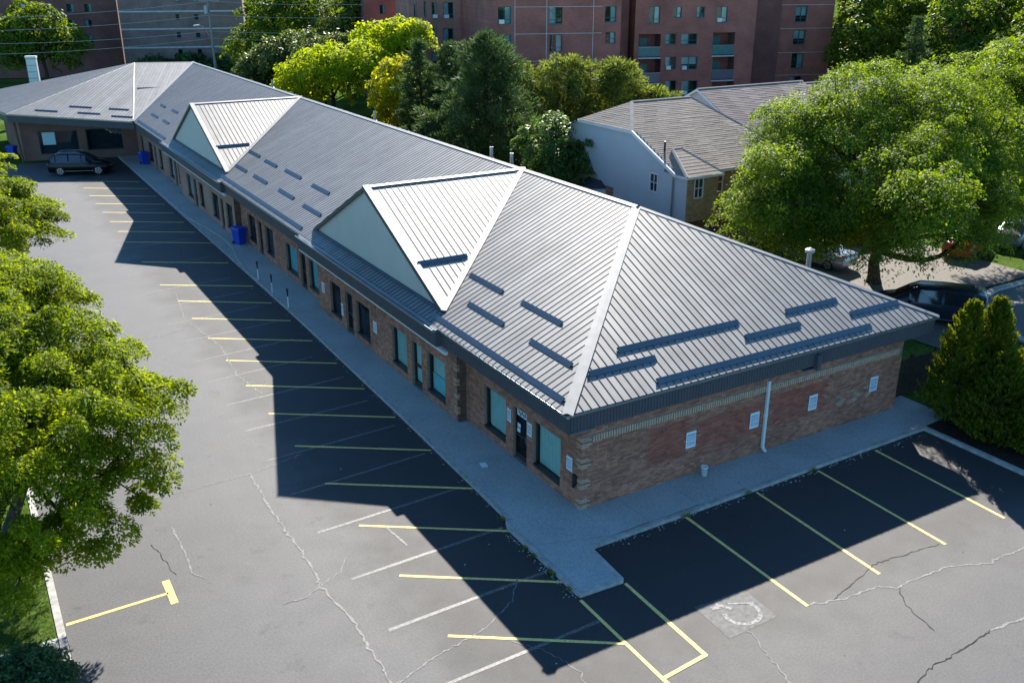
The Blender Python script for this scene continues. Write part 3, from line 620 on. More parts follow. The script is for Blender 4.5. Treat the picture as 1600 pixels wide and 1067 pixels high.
for x in (-10.3,): 
    e = MB(); e.tube([(x+.35,77.0,.0),(x+.1,76.4,4.0)], .1, 8); part('porch_post', e, BRICKD, B)
# dormers
for yc, y0, y1 in ((16.42,8.95,23.6),(48.5,40.3,56.1)):
    xg = -.3; zb = zf(xg)+.02; zp = RZ+.02; xo = xg-.12
    gb = MB(); gb.poly([(xg+.03,y0+.15,zb),(xg+.03,y1-.15,zb),(xg+.03,yc,zp-.1)][::-1])
    D_ = part('dormer', gb, pm('gable_backing', (.2,.22,.22), .8), B, label='big gable dormer with horizontal siding facing the lot')
    nb = 20; hh = (zp-.12-zb)/nb
    for i in range(nb):
        za, zb_ = zb+i*hh, zb+(i+1)*hh-.006
        f0 = (za-zb)/(zp-.12-zb); f1 = (zb_-zb)/(zp-.12-zb)
        l0, r0, l1, r1 = y0+.12+(yc-y0-.12)*f0, y1-.12-(y1-.12-yc)*f0, y0+.12+(yc-y0-.12)*f1, y1-.12-(y1-.12-yc)*f1
        m = MB(); m.quad((xg-.05,r0,za),(xg-.05,l0,za),(xg-.004,l1,zb_),(xg-.004,r1,zb_)); m.quad((xg+.03,r0,za),(xg+.03,l0,za),(xg-.05,l0,za),(xg-.05,r0,za))
        part('siding_board', m, GSIDE, D_)
    vr = Vector((0, yc-y0, zp-zf(xg)))   # slope that faces the near end
    hV = vr.length; run = RX-xo
    O = Vector((xo,y0,zf(xg)))
    Pn = len(PCACHE)
    roof_plane(D_, O, (1,0,0), vr, 0, run, lambda u: hV, lambda u: max(0, (u-(xg-xo)-.0)/(run-(xg-xo))*hV))
    lf = MB(); lf.poly([(xo,y1,zf(xg)),(xg,y1,zf(xg)),(RX,yc,zp),(xo,yc,zp)]); part('dormer_slope', lf, ROOF, D_)
    ed = MB()
    for ya in (y0, y1):
        d = Vector((0,yc-ya,zp-zf(xg))); ed.obox((xo-.02,ya,zf(xg)-.2), (.05,0,0), d, (0,0,.2))
    part('rake_trim', ed, pm('rake_steel', (.06,.06,.065), .5), D_)
    ed = MB(); d = Vector((0,yc-y0,zp-zf(xg))); ed.obox((xo-.03,y0,zf(xg)+.03), (.3,0,0), d, (0,0,.03)); part('rake_cap', ed, CAP, D_)
    cap((xo,yc,zp+.01), (RX,yc,zp+.01), .3)
    vl = MB(); a, b = Vector((xg-.1,y0-.02,zf(xg)+.05)), Vector((RX,yc,RZ+.07)); s_ = Vector((.10,-.08,0)); vl.quad(a-s_, a+s_, b+s_, b-s_); part('valley_flashing', vl, CAP, ROOFO)
    fl = MB(); fl.box(xg-.16, xg-.02, y0+.2, y1-.2, zf(xg-.1)+.03, zf(xg-.1)+.09); part('apron_flashing', fl, GUARD, D_)
    t = .33; guard((-.2,y0+(yc-y0)*t,zf(xg)+(zp-zf(xg))*t), (2.05,y0+(yc-y0)*t,zf(xg)+(zp-zf(xg))*t), vr)
# vents, downspouts, meter
def vent(x, y, r=.09, h=.55, capped=False):
    z = EZ+K*(XE-x); m = MB(); m.lathe([(r*1.5,-.1),(r*1.4,.06),(r,.08),(r,h)]+([(r*1.9,h),(r*1.9,h+.12),(r*.3,h+.2),(0,h+.2)] if capped else [(r*.8,h),(r*.8,h-.1),(0,h-.1)]), (x,y,z), 12)
    part('roof_vent', m, GALV, B, smooth=False)
for x, y in ((8.6,36.5),(8.7,21.2),(8.8,19.3),(8.5,58)): vent(x, y, .09, .66)
vent(15.0, 4.9, .11, .8, True)
d_ = MB(); d_.box(8.0,8.11,-.115,-.03,.32,2.95).obox((8.0,-.115,.32),(.11,0,0),(0,-.16,-.12),(0,.08,-.02)).box(7.985,8.125,-.12,-.02,1.55,1.6).box(7.985,8.125,-.12,-.02,2.6,2.65)
part('downspout', d_, TRIMW, B)
d_ = MB(); d_.box(9.75,9.93,EY-.06,EY+.12,3.2,3.78); part('conductor_head', d_, FASC, B); d_ = MB(); d_.obox((9.3,EY+.1,3.2),(.6,0,0),(0,.5,0),(0,0,.05)); part('conductor_pipe', d_, FASC, B)
m = MB(); m.box(-.1,-.03,.18,.36,.95,1.3).lathe([(0,-.02),(.06,-.02),(.06,.06),(0,.06)], (-.1,.27,.88), 10); part('meter_box', m, BLACK, B)

# ================================================================ SIGNS ON THE WALLS
def sign(name, label, O, U, wdt, hgt, N, cat='sign', group='parking notices on the brick walls'):
    O, U, N = Vector(O), Vector(U), Vector(N); Z = Vector((0,0,1)); M = Matrix.Translation(O)
    t = thing(name, label, cat, O, 0, group); m = MB(); m.obox(Vector(), U*wdt, Z*hgt, N*.02); lpart('sign_board', m, SIGNW, t)
    m = MB(); r = random.Random(hash(label) % 999); z = hgt*.88
    rows = [.13,.09,.09,.05,.12,.08]
    for i, hh in enumerate(rows):
        z -= hh*hgt; u = .08*wdt
        while u < wdt*.9:
            l = wdt*r.uniform(.07,.16); e = min(u+l, wdt*.93)
            if e-u > .01: m.obox(U*u+Z*z+N*.0215, U*(e-u), Z*hh*hgt*.7, N*.002)
            u = e+wdt*.035
        z -= .035*hgt
    lpart('sign_print', m, SIGNT, t, kind='stuff'); return t
for x, lab in ((4.36,'white parking notice nearest the building corner, between two red brick patches'),(7.33,'white parking notice just left of the white downspout'),(10.3,'white parking notice on the red patch right of the downspout'),(13.66,'white parking notice at the fence end of the brick end wall')):
    sign('wall_sign', lab, (x,-.03,1.2), (1,0,0), .43, .62, (0,-1,0))
sign('wall_sign', 'white parking notice beside the black meter box at the corner', (-.03,.78,1.3), (0,-1,0), .32, .5, (-1,0,0))
sign('wall_sign', 'narrow white notice between the corner unit door and its right window', (-.03,3.28,1.45), (0,-1,0), .3, .5, (-1,0,0))
sign('wall_sign', 'narrow white notice left of the corner unit door', (-.03,4.66,1.42), (0,-1,0), .26, .52, (-1,0,0))
sign('wall_sign', 'white notice between the dark windowed unit and the teal windowed unit', (-.43,16.12,1.2), (0,-1,0), .4, .52, (-1,0,0))
sign('wall_sign', 'white notice at the far edge of the dormer section wall', (-.43,22.9,1.2), (0,-1,0), .4, .52, (-1,0,0))
sign('wall_sign', 'small white notice beside the dark windowed unit door', (-.43,20.2,.75), (0,-1,0), .26, .62, (-1,0,0))

# ================================================================ SMALL THINGS
b = thing('bucket', 'small white plastic bucket on the walkway by the end wall', 'bucket', (5.05,-.32,.12))
m = MB(); m.lathe([(0,0),(.105,0),(.125,.3),(.132,.3),(.132,.34),(.115,.34),(.1,.03),(0,.03)], n=18); lpart('bucket_body', m, SIGNW, b, True)
m = MB(); m.tube([(.13*math.cos(t), .02, .3-.13*math.sin(t)) for t in np.linspace(0, math.pi, 9)], .005, 5); lpart('handle', m, GALV, b)
def bin_(loc, label, rz=0):
    t = thing('recycling_bin', label, 'bin', loc, rz, 'blue recycling bins'); m = MB()
    a = [(-.26,-.28,0),(.26,-.28,0),(.26,.28,0),(-.26,.28,0)]; c = [(-.33,-.36,.95),(.33,-.36,.95),(.33,.36,.95),(-.33,.36,.95)]
    m.add(a+c, [(3,2,1,0),(0,1,5,4),(1,2,6,5),(2,3,7,6),(3,0,4,7),(4,5,6,7)]); m.box(-.36,.36,-.39,.39,.93,.985); lpart('bin_body', m, BLUE, t)
    m = MB(); m.add([(-.38,-.42,.99),(.38,-.42,.99),(.38,.4,.99),(-.38,.4,.99),(-.3,-.34,1.1),(.3,-.34,1.1),(.33,.38,1.13),(-.33,.38,1.13)], [(0,1,5,4),(1,2,6,5),(2,3,7,6),(3,0,4,7),(4,5,6,7),(3,2,1,0)]); lpart('lid', m, BLUE, t)
    for s in (-1, 1):
        m = MB(); m.lathe([(0,-.03),(.11,-.03),(.11,.03),(0,.03)], (0,0,0), 12, axis='y'); lmesh('wheel', m.mesh('wheel', BLACK), t, (.3*s,.3,.11), Matrix.Rotation(R(90),4,'Z'))
    m = MB(); m.tube([(-.3,.42,.98),(-.3,.5,1.0),(.3,.5,1.0),(.3,.42,.98)], .018, 6); lpart('handle', m, BLUE, t)
bin_((-.55,38.1,.12), 'blue wheeled bin on the walkway halfway along the shops', .4)
bin_((-.5,69.6,.12), 'blue bin in the shaded inner corner near the black car', .2)
bin_((-10.6,79.6,.1), 'blue bin outside the far left end of the wing', .9)
for (x, y, lab) in ((-1.83,30.06,'reflective marker post on the kerb, farthest of three'),(-1.91,27.16,'reflective marker post on the kerb, middle of three'),(-1.92,24.36,'reflective marker post on the kerb, nearest of three')):
    t = thing('marker_post', lab, 'post', (x+.08,y,.1), 0, 'marker posts along the kerb'); m = MB(); m.lathe([(.05,0),(.05,.02),(.035,.03),(.033,.85),(0,.85)], n=10); lpart('post', m, SIGNW, t)
    m = MB(); m.lathe([(.036,.62),(.036,.85),(.05,.86),(.055,1.0),(.04,1.08),(0,1.08)], n=10); lpart('post_cap', m, BLACK, t)
    m = MB(); m.lathe([(.0365,.38),(.0365,.46)], n=10); lpart('reflective_band', m, TRIMW, t)
# paper scrap and grit along the kerbs
m = MB(); m.quad((-1.42,4.1,.128),(-1.2,4.0,.13),(-1.12,4.35,.135),(-1.34,4.45,.129)); single('paper_scrap', m, SIGNW, 'scrap of white paper lying on the walkway before the corner shop', 'litter')
m = MB()
for i in range(420):
    if i < 150: x, y = rnd.uniform(-.7,14.6), -1.95-abs(rnd.gauss(0,.14))
    elif i < 260: y = rnd.uniform(.8,30); x = edge(y)-.02-abs(rnd.gauss(0,.12))
    elif i < 330: x, y = -2.62-abs(rnd.gauss(0,.12)), rnd.uniform(-3.7,.5)
    else: x, y = rnd.uniform(-14,13), rnd.uniform(-11,30)
    if y > -1.9 and x > -2.2 and i >= 330: continue
    s = rnd.uniform(.012,.035); a = rnd.uniform(0,3); c, d = math.cos(a)*s, math.sin(a)*s
    m.add([(x-c,y-d,.004),(x+d,y-c,.004),(x+c,y+d,.004),(x-d,y+c,.004),(x,y,.004+s*.7)], [(0,1,4),(1,2,4),(2,3,4),(3,0,4)])
link('grit', m.mesh('grit', pm('pale_grit', (.38,.37,.35), .9, .2, island=.4)), None, None, kind='stuff', label='pale grit and dry leaves gathered along the kerbs', category='grit')

rg_ = np.random.default_rng(9); pos = []
for x, y in ((2.75,-1.93),(2.9,-1.95),(-2.63,-.9),(-2.64,-2.3),(-2.62,-2.5),(-2.63,-3.3),(-2.4,.9),(-2.66,-1.4),(8.7,-1.93),(5.6,-1.95)):
    k_ = 60; pos.append(np.stack([x+rg_.normal(size=k_)*.09, y+rg_.normal(size=k_)*.05, .03+rg_.random(k_)*.09], 1))
pos = np.vstack(pos); WEED = pos
# ================================================================ FENCE behind the cedars
f = thing('board_fence', 'dark weathered board fence between brick wall and cedars', 'fence', (15.45,.6,0))
for i in range(20):
    m = MB(); h = 1.75+rnd.uniform(-.03,.03); m.box(.02+i*.155, .02+i*.155+.13, -.012, .012, .1, h); lpart('fence_board', m, WOODD, f)
for z in (.45,1.5):
    m = MB(); m.box(0,3.15,.013,.06,z,z+.09); lpart('rail', m, WOODD, f)
for x in (.0,1.55,3.1):
    m = MB(); m.box(x,x+.1,.06,.16,0,1.85); lpart('fence_post', m, WOODD, f)

# ================================================================ APARTMENT BUILDINGS
AU = Vector((.957,-.29,0)).normalized(); AN = Vector((AU.y,-AU.x,0))
def apartment_window(root, O, o_, deep=.18, ac=False, split=1, curtain=True):
    u0, u1, z0, z1 = o_; P = lambda u, z, d=0: O+AU*u+Vector((0,0,z))-AN*d; t = .06; f = MB()
    for a, b, c, d in ((u0,u0+t,z0,z1),(u1-t,u1,z0,z1),(u0+t,u1-t,z0,z0+t),(u0+t,u1-t,z1-t,z1)): f.obox(P(a,c,deep), AU*(b-a), Vector((0,0,d-c)), AN*.08)
    if u1-u0 > .9:
        f.obox(P((u0+u1)/2-.03,z0+t,deep), AU*.06, Vector((0,0,z1-z0-2*t)), AN*.07)
        f.obox(P(u0+t,z0+.42,deep), AU*(u1-u0-2*t), Vector((0,0,.05)), AN*.065)
    f.obox(P(u0-.03,z0-.07,.02), AU*(u1-u0+.06), Vector((0,0,.06)), AN*.07)
    w_ = link('window', f.mesh('window', TEAL), root)
    g_ = MB(); g_.quad(P(u0,z0,deep-.02), P(u1,z0,deep-.02), P(u1,z1,deep-.02), P(u0,z1,deep-.02)); part('pane', g_, GLASS, w_)
    if curtain:
        k = rnd.random(); c_ = MB()
        if k < .45: c_.quad(P(u0,z0,deep+.15), P(u0+(u1-u0)*.5,z0,deep+.15), P(u0+(u1-u0)*.5,z1,deep+.15), P(u0,z1,deep+.15))
        elif k < .8: c_.quad(P(u0+(u1-u0)*.6,z0,deep+.15), P(u1,z0,deep+.15), P(u1,z1,deep+.15), P(u0+(u1-u0)*.6,z1,deep+.15))
        else: c_.quad(P(u0,z0+(z1-z0)*.4,deep+.15), P(u1,z0+(z1-z0)*.4,deep+.15), P(u1,z1,deep+.15), P(u0,z1,deep+.15))
        part('curtain', c_, CURT, w_)
    b_ = MB(); b_.quad(P(u0-.2,z0-.2,deep+.5), P(u1+.2,z0-.2,deep+.5), P(u1+.2,z1+.2,deep+.5), P(u0-.2,z1+.2,deep+.5)); part('interior', b_, DARKIN, w_)
    if ac:
        a_ = MB(); a_.obox(P(u0+.1,z0+.02,deep-.05), AU*.55, Vector((0,0,.4)), AN*.38); part('air_conditioner', a_, TRIMW, w_)
        a_ = MB(); a_.obox(P(u0+.17,z0+.08,deep-.435), AU*.41, Vector((0,0,.28)), AN*.006); part('grille', a_, DARKIN, w_) if False else None
def block(root, xy, wdt, H, dep, ops, mat, name='wall'):
    O = Vector((*xy,0)); mb = MB(); opening_wall(mb, O, AU, wdt, 0, H, ops, AN, .2)
    Z = Vector((0,0,H)); a, b, c, d = O, O+AU*wdt, O+AU*wdt-AN*dep, O-AN*dep
    mb.quad(b,c,c+Z,b+Z).quad(c,d,d+Z,c+Z).quad(d,a,a+Z,d+Z).quad(a+Z,b+Z,c+Z,d+Z)
    W_ = link(name, mb.mesh(name, mat), root)
    p_ = MB(); p_.obox(O-AU*.08+Vector((0,0,H)), AU*(wdt+.16), AN*.08, Vector((0,0,.3))); part('parapet', p_, CONCB, W_); return O
HB = 16.6
apt = thing('apartment_building', 'red brick apartment block with balconies behind the pines and townhouses', 'building', (48,64,0))
wA = [[.63,.95,11.55,13.27],[1.81,2.14,11.54,13.26],[6.29,6.72,11.49,13.24],[7.85,8.3,11.48,13.23],[.52,.85,8.86,10.47],[1.72,2.05,8.84,10.45],[6.23,6.67,8.77,10.4],[7.81,8.26,8.75,10.38],[.43,.76,6.27,7.91],[1.63,1.97,6.25,7.89],[6.18,6.63,6.15,7.81],[7.77,8.23,6.12,7.78],[2.77,3.41,11.31,13.11],[4.15,5.39,11.29,13.1],[2.67,3.32,8.31,10.15],[4.07,5.32,8.27,10.13],[2.59,3.25,5.7,7.42],[4.0,5.26,5.65,7.39]]
O = block(apt, (34.22,86.35), 9.15, HB, 12, wA, ABL)
for i, o_ in enumerate(wA): apartment_window(apt, O, o_, ac=i in (12,13))
wB = [[.42,1.83,11.49,13.2],[5.92,7.34,11.42,13.16],[.42,1.83,8.76,10.45],[5.94,7.36,8.66,10.37],[.42,1.83,5.98,7.68],[5.96,7.38,5.85,7.57],[11.99,13.27,11.55,13.15],[12.1,13.27,9.41,10.55],[12.1,13.27,6.78,7.95]]
O = block(apt, (34.87,67.04), 13.81, HB, 20, wB, ABR)
for i, o_ in enumerate(wB): apartment_window(apt, O, o_, ac=i == 0)
jl = MB()
for z in (13.1,10.45,7.7,5): jl.obox(O+AU*2.2+Vector((0,0,z)), AU*9.5, AN*.02, Vector((0,0,.05)))
for u in (2.2,5.6,10.7): jl.obox(O+AU*u+Vector((0,0,2)), AU*.06, AN*.018, Vector((0,0,HB-2)))
part('joint_lines', jl, CONCB, apt)
wC = [[1.6,2.92,11.14,12.93],[4.45,5.49,11.72,12.88],[7.33,8.28,11.7,12.86],[9.7,11.07,11.19,12.84],[3.67,4.99,8.85,10.03],[5.61,7.57,8.81,10.0],[3.83,5.18,6.12,7.54],[5.78,7.78,6.06,7.49],[4.0,5.36,3.36,4.89],[5.97,7.99,3.29,4.83]]
bC = [[.52,3.14,7.49,10.0],[.66,3.31,4.67,7.31],[.75,3.39,2.09,4.56],[9.51,12.2,7.55,10.05],[9.65,12.37,4.81,7.42],[9.8,12.55,2.04,4.7]]
O = block(apt, (52.47,66.28), 14.68, HB, 15, wC+bC, ABR)
for i, o_ in enumerate(wC): apartment_window(apt, O, o_, ac=i in (3,6,7,9))
for i, (u0,u1,z0,z1) in enumerate(bC):
    P = lambda u, z, d=0: O+AU*u+Vector((0,0,z))-AN*d
    b_ = MB(); b_.obox(P(u0-.05,z0-.14,1.6), AU*(u1-u0+.1), Vector((0,0,.14)), AN*1.72); bo = part('balcony', b_, CONCB, apt)
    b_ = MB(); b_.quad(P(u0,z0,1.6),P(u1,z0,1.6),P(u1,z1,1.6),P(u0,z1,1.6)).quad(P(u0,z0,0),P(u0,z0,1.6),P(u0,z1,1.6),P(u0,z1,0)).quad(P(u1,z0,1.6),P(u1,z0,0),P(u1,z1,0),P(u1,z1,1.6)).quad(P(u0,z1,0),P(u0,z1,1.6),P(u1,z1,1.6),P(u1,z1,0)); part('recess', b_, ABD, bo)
    b_ = MB(); b_.obox(P(u0+.7,z0,1.58), AU*.9, Vector((0,0,2.0)), AN*.04); part('balcony_door', b_, TEAL, bo)
    b_ = MB(); b_.obox(P(u0,z0+1.08,.02), AU*(u1-u0), Vector((0,0,.06)), AN*.07); part('railing', b_, GALV, bo)
    b_ = MB(); b_.obox(P(u0+.02,z0+.1,.0), AU*(u1-u0-.04), Vector((0,0,.95)), AN*.02)
    part('railing_panel', b_, pm('green_panel', (.05,.15,.14), .4, .4) if i in (0,3) else (pm('white_panel', (.5,.52,.55), .5) if i in (2,) else pm('dark_panel', (.10,.10,.13), .4, .5)), bo)
wD = [[3.55,5.09,10.73,12.56],[3.55,5.15,8.08,9.76],[3.6,5.2,5.23,7.02],[3.6,5.25,2.49,4.24]]
O = block(apt, (73.42,66.9), 8.77, HB, 15, wD, ABR)
for o_ in wD: apartment_window(apt, O, o_)
jl = MB()
for z in (12.7,9.95,7.1,4.4): jl.obox(O+Vector((0,0,z)), AU*8.77, AN*.02, Vector((0,0,.05)))
jl.obox(O+AU*.7+Vector((0,0,2)), AU*.05, AN*.018, Vector((0,0,HB-2))); part('joint_lines', jl, CONCB, apt)
block(apt, (45.8,69.5), 7, HB-.2, 14, [], ABD, 'link_wall'); block(apt, (64.5,68.5), 10, HB-.2, 14, [], ABD, 'link_wall')  # darker brick paints the shade of the recessed gaps into the links
apm = thing('apartment_building', 'narrow dark brick apartment wing above the yellow trees', 'building', (35.67,103.7,0))
wM = [[2.07,2.87,11.19,12.33],[2.02,2.82,9.05,10.21],[5.35,5.73,11.16,12.31],[5.3,5.73,8.85,10.26]]
O = block(apm, (35.67,103.73), 7.5, HB, 12, wM, ABD)
for o_ in wM: apartment_window(apm, O, o_, ac=False)
dk2 = MB(); dk2.obox(O+AU*1.6+Vector((0,0,3)), AU*1.5, AN*.03, Vector((0,0,5.5))); part('dark_panel', dk2, DARKIN, apm)
apl = thing('apartment_building', 'grey brick block with three pale horizontal bands left of the street pole', 'building', (20,142,0))
wL = [[8.44,9.01,9.32,10.19],[11.26,11.95,9.29,10.17],[8.3,8.97,6.58,7.47],[11.24,11.93,6.54,7.43],[8.57,9.14,12.02,12.88],[11.29,11.97,12.0,12.86],[8.2,8.9,3.9,4.8],[11.2,11.9,3.9,4.8]]
O = block(apl, (11.2,145.0), 18.91, 17.5, 14, wL, ABK)
for o_ in wL: apartment_window(apl, O, o_, curtain=False)
for z in (13.3,10.59,7.94,5.12):
    jl = MB(); jl.obox(O+Vector((0,0,z-.11)), AU*18.91, AN*.05, Vector((0,0,.22))); part('concrete_band', jl, CONCB, apl)
apf = thing('apartment_building', 'dark maroon brick block at the far left behind the roadside sign', 'building', (0,156,0))
wF = [[6.58,8.09,10.32,11.61],[10.23,11.47,10.29,11.58],[13.53,14.69,10.27,11.56],[16.27,17.35,10.25,11.54],[6.3,7.8,7.95,9.15],[10.0,11.2,7.91,9.11],[13.3,14.5,7.87,9.08],[16.0,17.1,7.83,9.05],[6.0,7.5,5.54,6.86],[9.7,10.95,5.49,6.81],[13.0,14.2,5.44,6.77],[15.8,16.9,5.4,6.73]]
O = block(apf, (-7.83,160.8), 21.28, 17.5, 14, wF, ABD)
for i, o_ in enumerate(wF): apartment_window(apf, O, o_, ac=i in (0,1))

# ================================================================ TOWNHOUSES
def shingle_rows(par, A, Bp, C, D, rows, mat, lap=.014):
    """quad eave A->B, top D->C; each course its own strip"""
    A, Bp, C, D = map(Vector, (A, Bp, C, D)); N = (Bp-A).cross(D-A).normalized(); N = N if N.z > 0 else -N
    for i in range(rows):
        t0, t1 = i/rows, (i+1)/rows; a, b, c, d = A.lerp(D,t0), Bp.lerp(C,t0), Bp.lerp(C,t1), A.lerp(D,t1)
        m = MB(); n = max(1, int((b-a).length/.9))
        for k in range(n):
            p, q, r, s = a.lerp(b,k/n), a.lerp(b,(k+1)/n), d.lerp(c,(k+1)/n), d.lerp(c,k/n); e = N*(lap+rnd.uniform(-.006,.006))
            m.add([p+e, q+e, r, s, p, q], [(0,1,2,3),(4,5,1,0)])
        part('shingle_course', m, mat, par)
th = thing('townhouse', 'two-storey townhouse with pale blue siding end wall and grey shingle roof', 'house', (19.7,19.4,0))
X0 = 19.7; YA, YB, YR = 19.39, 33.2, 26.2; ZE, ZC, ZR = 5.9, 7.72, 9.0
wl = MB(); bk = []
opening = [(20.93-YA,21.62-YA,4.47,5.52)]
opening_wall(wl, (X0,YA,0), (0,1,0), YB-YA, 0, ZE, opening, (-1,0,0), .08)
wl.poly([(X0,YA,ZE),(X0,YB,ZE),(X0,29.0,ZC),(X0,23.3,ZC)][::-1]); wl.quad((X0+.02,YA+.0,3.0),(X0,YA,3.0),(X0,YA,ZE),(X0+.02,YA,ZE)).quad((X0,YB,0),(X0+8,YB,0),(X0+8,YB,ZE),(X0,YB,ZE))
TW = part('wall', wl, SIDE, th)
for i in range(34):   # lapped siding boards
    z = 2.6+i*.155
    if z > ZC-.1: break
    lo = YA if z < ZE else YA+(z-ZE)/(ZC-ZE)*(23.3-YA); hi = YB if z < ZE else YB-(z-ZE)/(ZC-ZE)*(YB-29.0)
    segs = [(lo,hi)] if not (4.3 < z < 5.6) else [(lo,20.85),(21.7,hi)]
    if z < 3.9: segs = [(s0, min(s1, 25.2)) for s0, s1 in segs if s0 < 25.2]
    for s0, s1 in segs:
        m = MB(); m.quad((X0-.03,s1,z),(X0-.03,s0,z),(X0-.006,s0,z+.15),(X0-.006,s1,z+.15)); m.quad((X0,s1,z),(X0,s0,z),(X0-.03,s0,z),(X0-.03,s1,z)); part('siding_board', m, SIDE, TW)
m = MB(); bricks(m, (X0,25.2,0), Vector((0,1,0)), Vector((-1,0,0)), 8, 1.5, 3.95, [], rnd); part('brick_courses', m, BRICK, TW, kind='stuff')
f_ = MB(); f_.box(X0-.05,X0+.03,20.86,20.96,4.4,5.58).box(X0-.05,X0+.03,21.59,21.69,4.4,5.58).box(X0-.048,X0+.03,20.96,21.59,4.4,4.5).box(X0-.048,X0+.03,20.96,21.59,5.48,5.58).box(X0-.02,X0+.03,21.26,21.3,4.5,5.48).box(X0-.022,X0+.03,20.96,21.59,4.98,5.02); wo = part('window', f_, TRIMW, th)
m = MB(); m.quad((X0+.02,21.6,4.45),(X0+.02,20.95,4.45),(X0+.02,20.95,5.5),(X0+.02,21.6,5.5)); part('pane', m, GLASS, wo)
m = MB(); m.quad((X0+.3,21.8,4.3),(X0+.3,20.8,4.3),(X0+.3,20.8,5.7),(X0+.3,21.8,5.7)); part('interior', m, DARKIN, wo)
# bay: side, brick front, hip roof
bw_ = MB(); YF, XB = 18.38, 22.05
bw_.quad((X0,YA,0),(X0,YF,0),(X0,YF,5.82),(X0,YA,5.82)[:3]); opening_wall(bw_, (X0,YF,0), (1,0,0), XB-X0, 3.2, 5.82, [(.55,1.25,4.5,5.68)], (0,-1,0), .1); bw_.quad((XB,YF,3.2),(XB,YA,3.2),(XB,YA,5.82),(XB,YF,5.82)).quad((X0,YF,3.2),(XB,YF,3.2),(XB,YA,3.2),(X0,YA,3.2))
BW = part('bay', bw_, SIDE, th); m = MB(); bricks(m, (X0+.05,YF,0), Vector((1,0,0)), Vector((0,-1,0)), XB-X0-.05, 3.2, 5.7, [(.5,1.2,4.5,5.68)], rnd); part('brick_courses', m, YBRICK, BW, kind='stuff')
m = MB(); bricks(m, (XB,YA,0), Vector((1,0,0)), Vector((0,-1,0)), 5.2, 3.0, 5.7, [(.5,1.3,4.4,5.6),(2.5,4.2,4.4,5.6)], rnd); part('brick_courses', m, YBRICK, TW, kind='stuff')
for a_, b_, y_, zz0, zz1, par in ((X0+.55,X0+1.25,YF,4.5,5.68,BW),(XB+.5,XB+1.3,YA,4.4,5.6,TW),(XB+2.5,XB+4.2,YA,4.4,5.6,TW)):
    m = MB(); t = .07; m.box(a_,a_+t,y_-.03,y_+.05,zz0,zz1).box(b_-t,b_,y_-.03,y_+.05,zz0,zz1).box(a_+t,b_-t,y_-.028,y_+.05,zz0,zz0+t).box(a_+t,b_-t,y_-.028,y_+.05,zz1-t,zz1).box(a_+t,b_-t,y_-.01,y_+.05,(zz0+zz1)/2-.03,(zz0+zz1)/2+.03).box((a_+b_)/2-.02,(a_+b_)/2+.02,y_-.008,y_+.05,zz0+t,zz1-t); part('bay_window' if par is BW else 'front_window', m, TRIMW, par)
    m = MB(); m.quad((a_,y_+.03,zz0),(b_,y_+.03,zz0),(b_,y_+.03,zz1),(a_,y_+.03,zz1)); part('pane', m, pm('dark_window', (.03,.04,.05), .1, .6), par)
# low bay window on the end wall
m = MB(); m.add([(X0,26.0,2.9),(X0-.7,26.4,2.9),(X0-.7,28.0,2.9),(X0,28.4,2.9),(X0,26.0,3.75),(X0-.7,26.4,3.75),(X0-.7,28.0,3.75),(X0,28.4,3.75)], [(0,4,5,1),(1,5,6,2),(2,6,7,3),(0,1,2,3)]); bo = part('bow_window', m, TRIMW, th)
m = MB(); m.add([(X0,25.9,3.75),(X0-.8,26.3,3.75),(X0-.8,28.1,3.75),(X0,28.5,3.75),(X0,26.5,4.2),(X0,27.9,4.2)], [(0,1,4),(1,2,5,4),(2,3,5)]); part('bow_roof', m, pm('dark_shingle', (.05,.05,.055), .9), bo)
for y0_, y1_ in ((26.5,27.1),(27.3,27.9)):
    m = MB(); m.quad((X0-.71,y1_,3.05),(X0-.71,y0_,3.05),(X0-.71,y0_,3.6),(X0-.71,y1_,3.6)); part('pane', m, pm('dark_window', (.03,.04,.05), .1, .6), bo)
# roof: main slopes, clipped gable, bay hip
XR0, XR1, XEND = 21.6, 26.3, 31
dk_ = MB(); o_ = .25
PA, PB, PC, PD = Vector((X0-o_,YA-.3,ZE-.08)), Vector((X0-o_,23.3,ZC)), Vector((XR0,YR,ZR)), Vector((XR1,YR,ZR)); PE = Vector((29.6,YA-.3,ZE-.08))
PB2, PA2, PE2 = Vector((X0-o_,29.0,ZC)), Vector((X0-o_,YB+.3,ZE-.08)), Vector((29.6,YB+.3,ZE-.08))
low = lambda q: (q.x, q.y, q.z-.03)
dk_.poly([low(q) for q in (PA,PE,PD,PC,PB)]); dk_.poly([low(q) for q in (PB,PC,PB2)]); dk_.poly([low(q) for q in (PE2,PA2,PB2,PC,PD)]); dk_.poly([low(q) for q in (PE,PE2,PD)])
TR = part('roof', dk_, SHING, th)
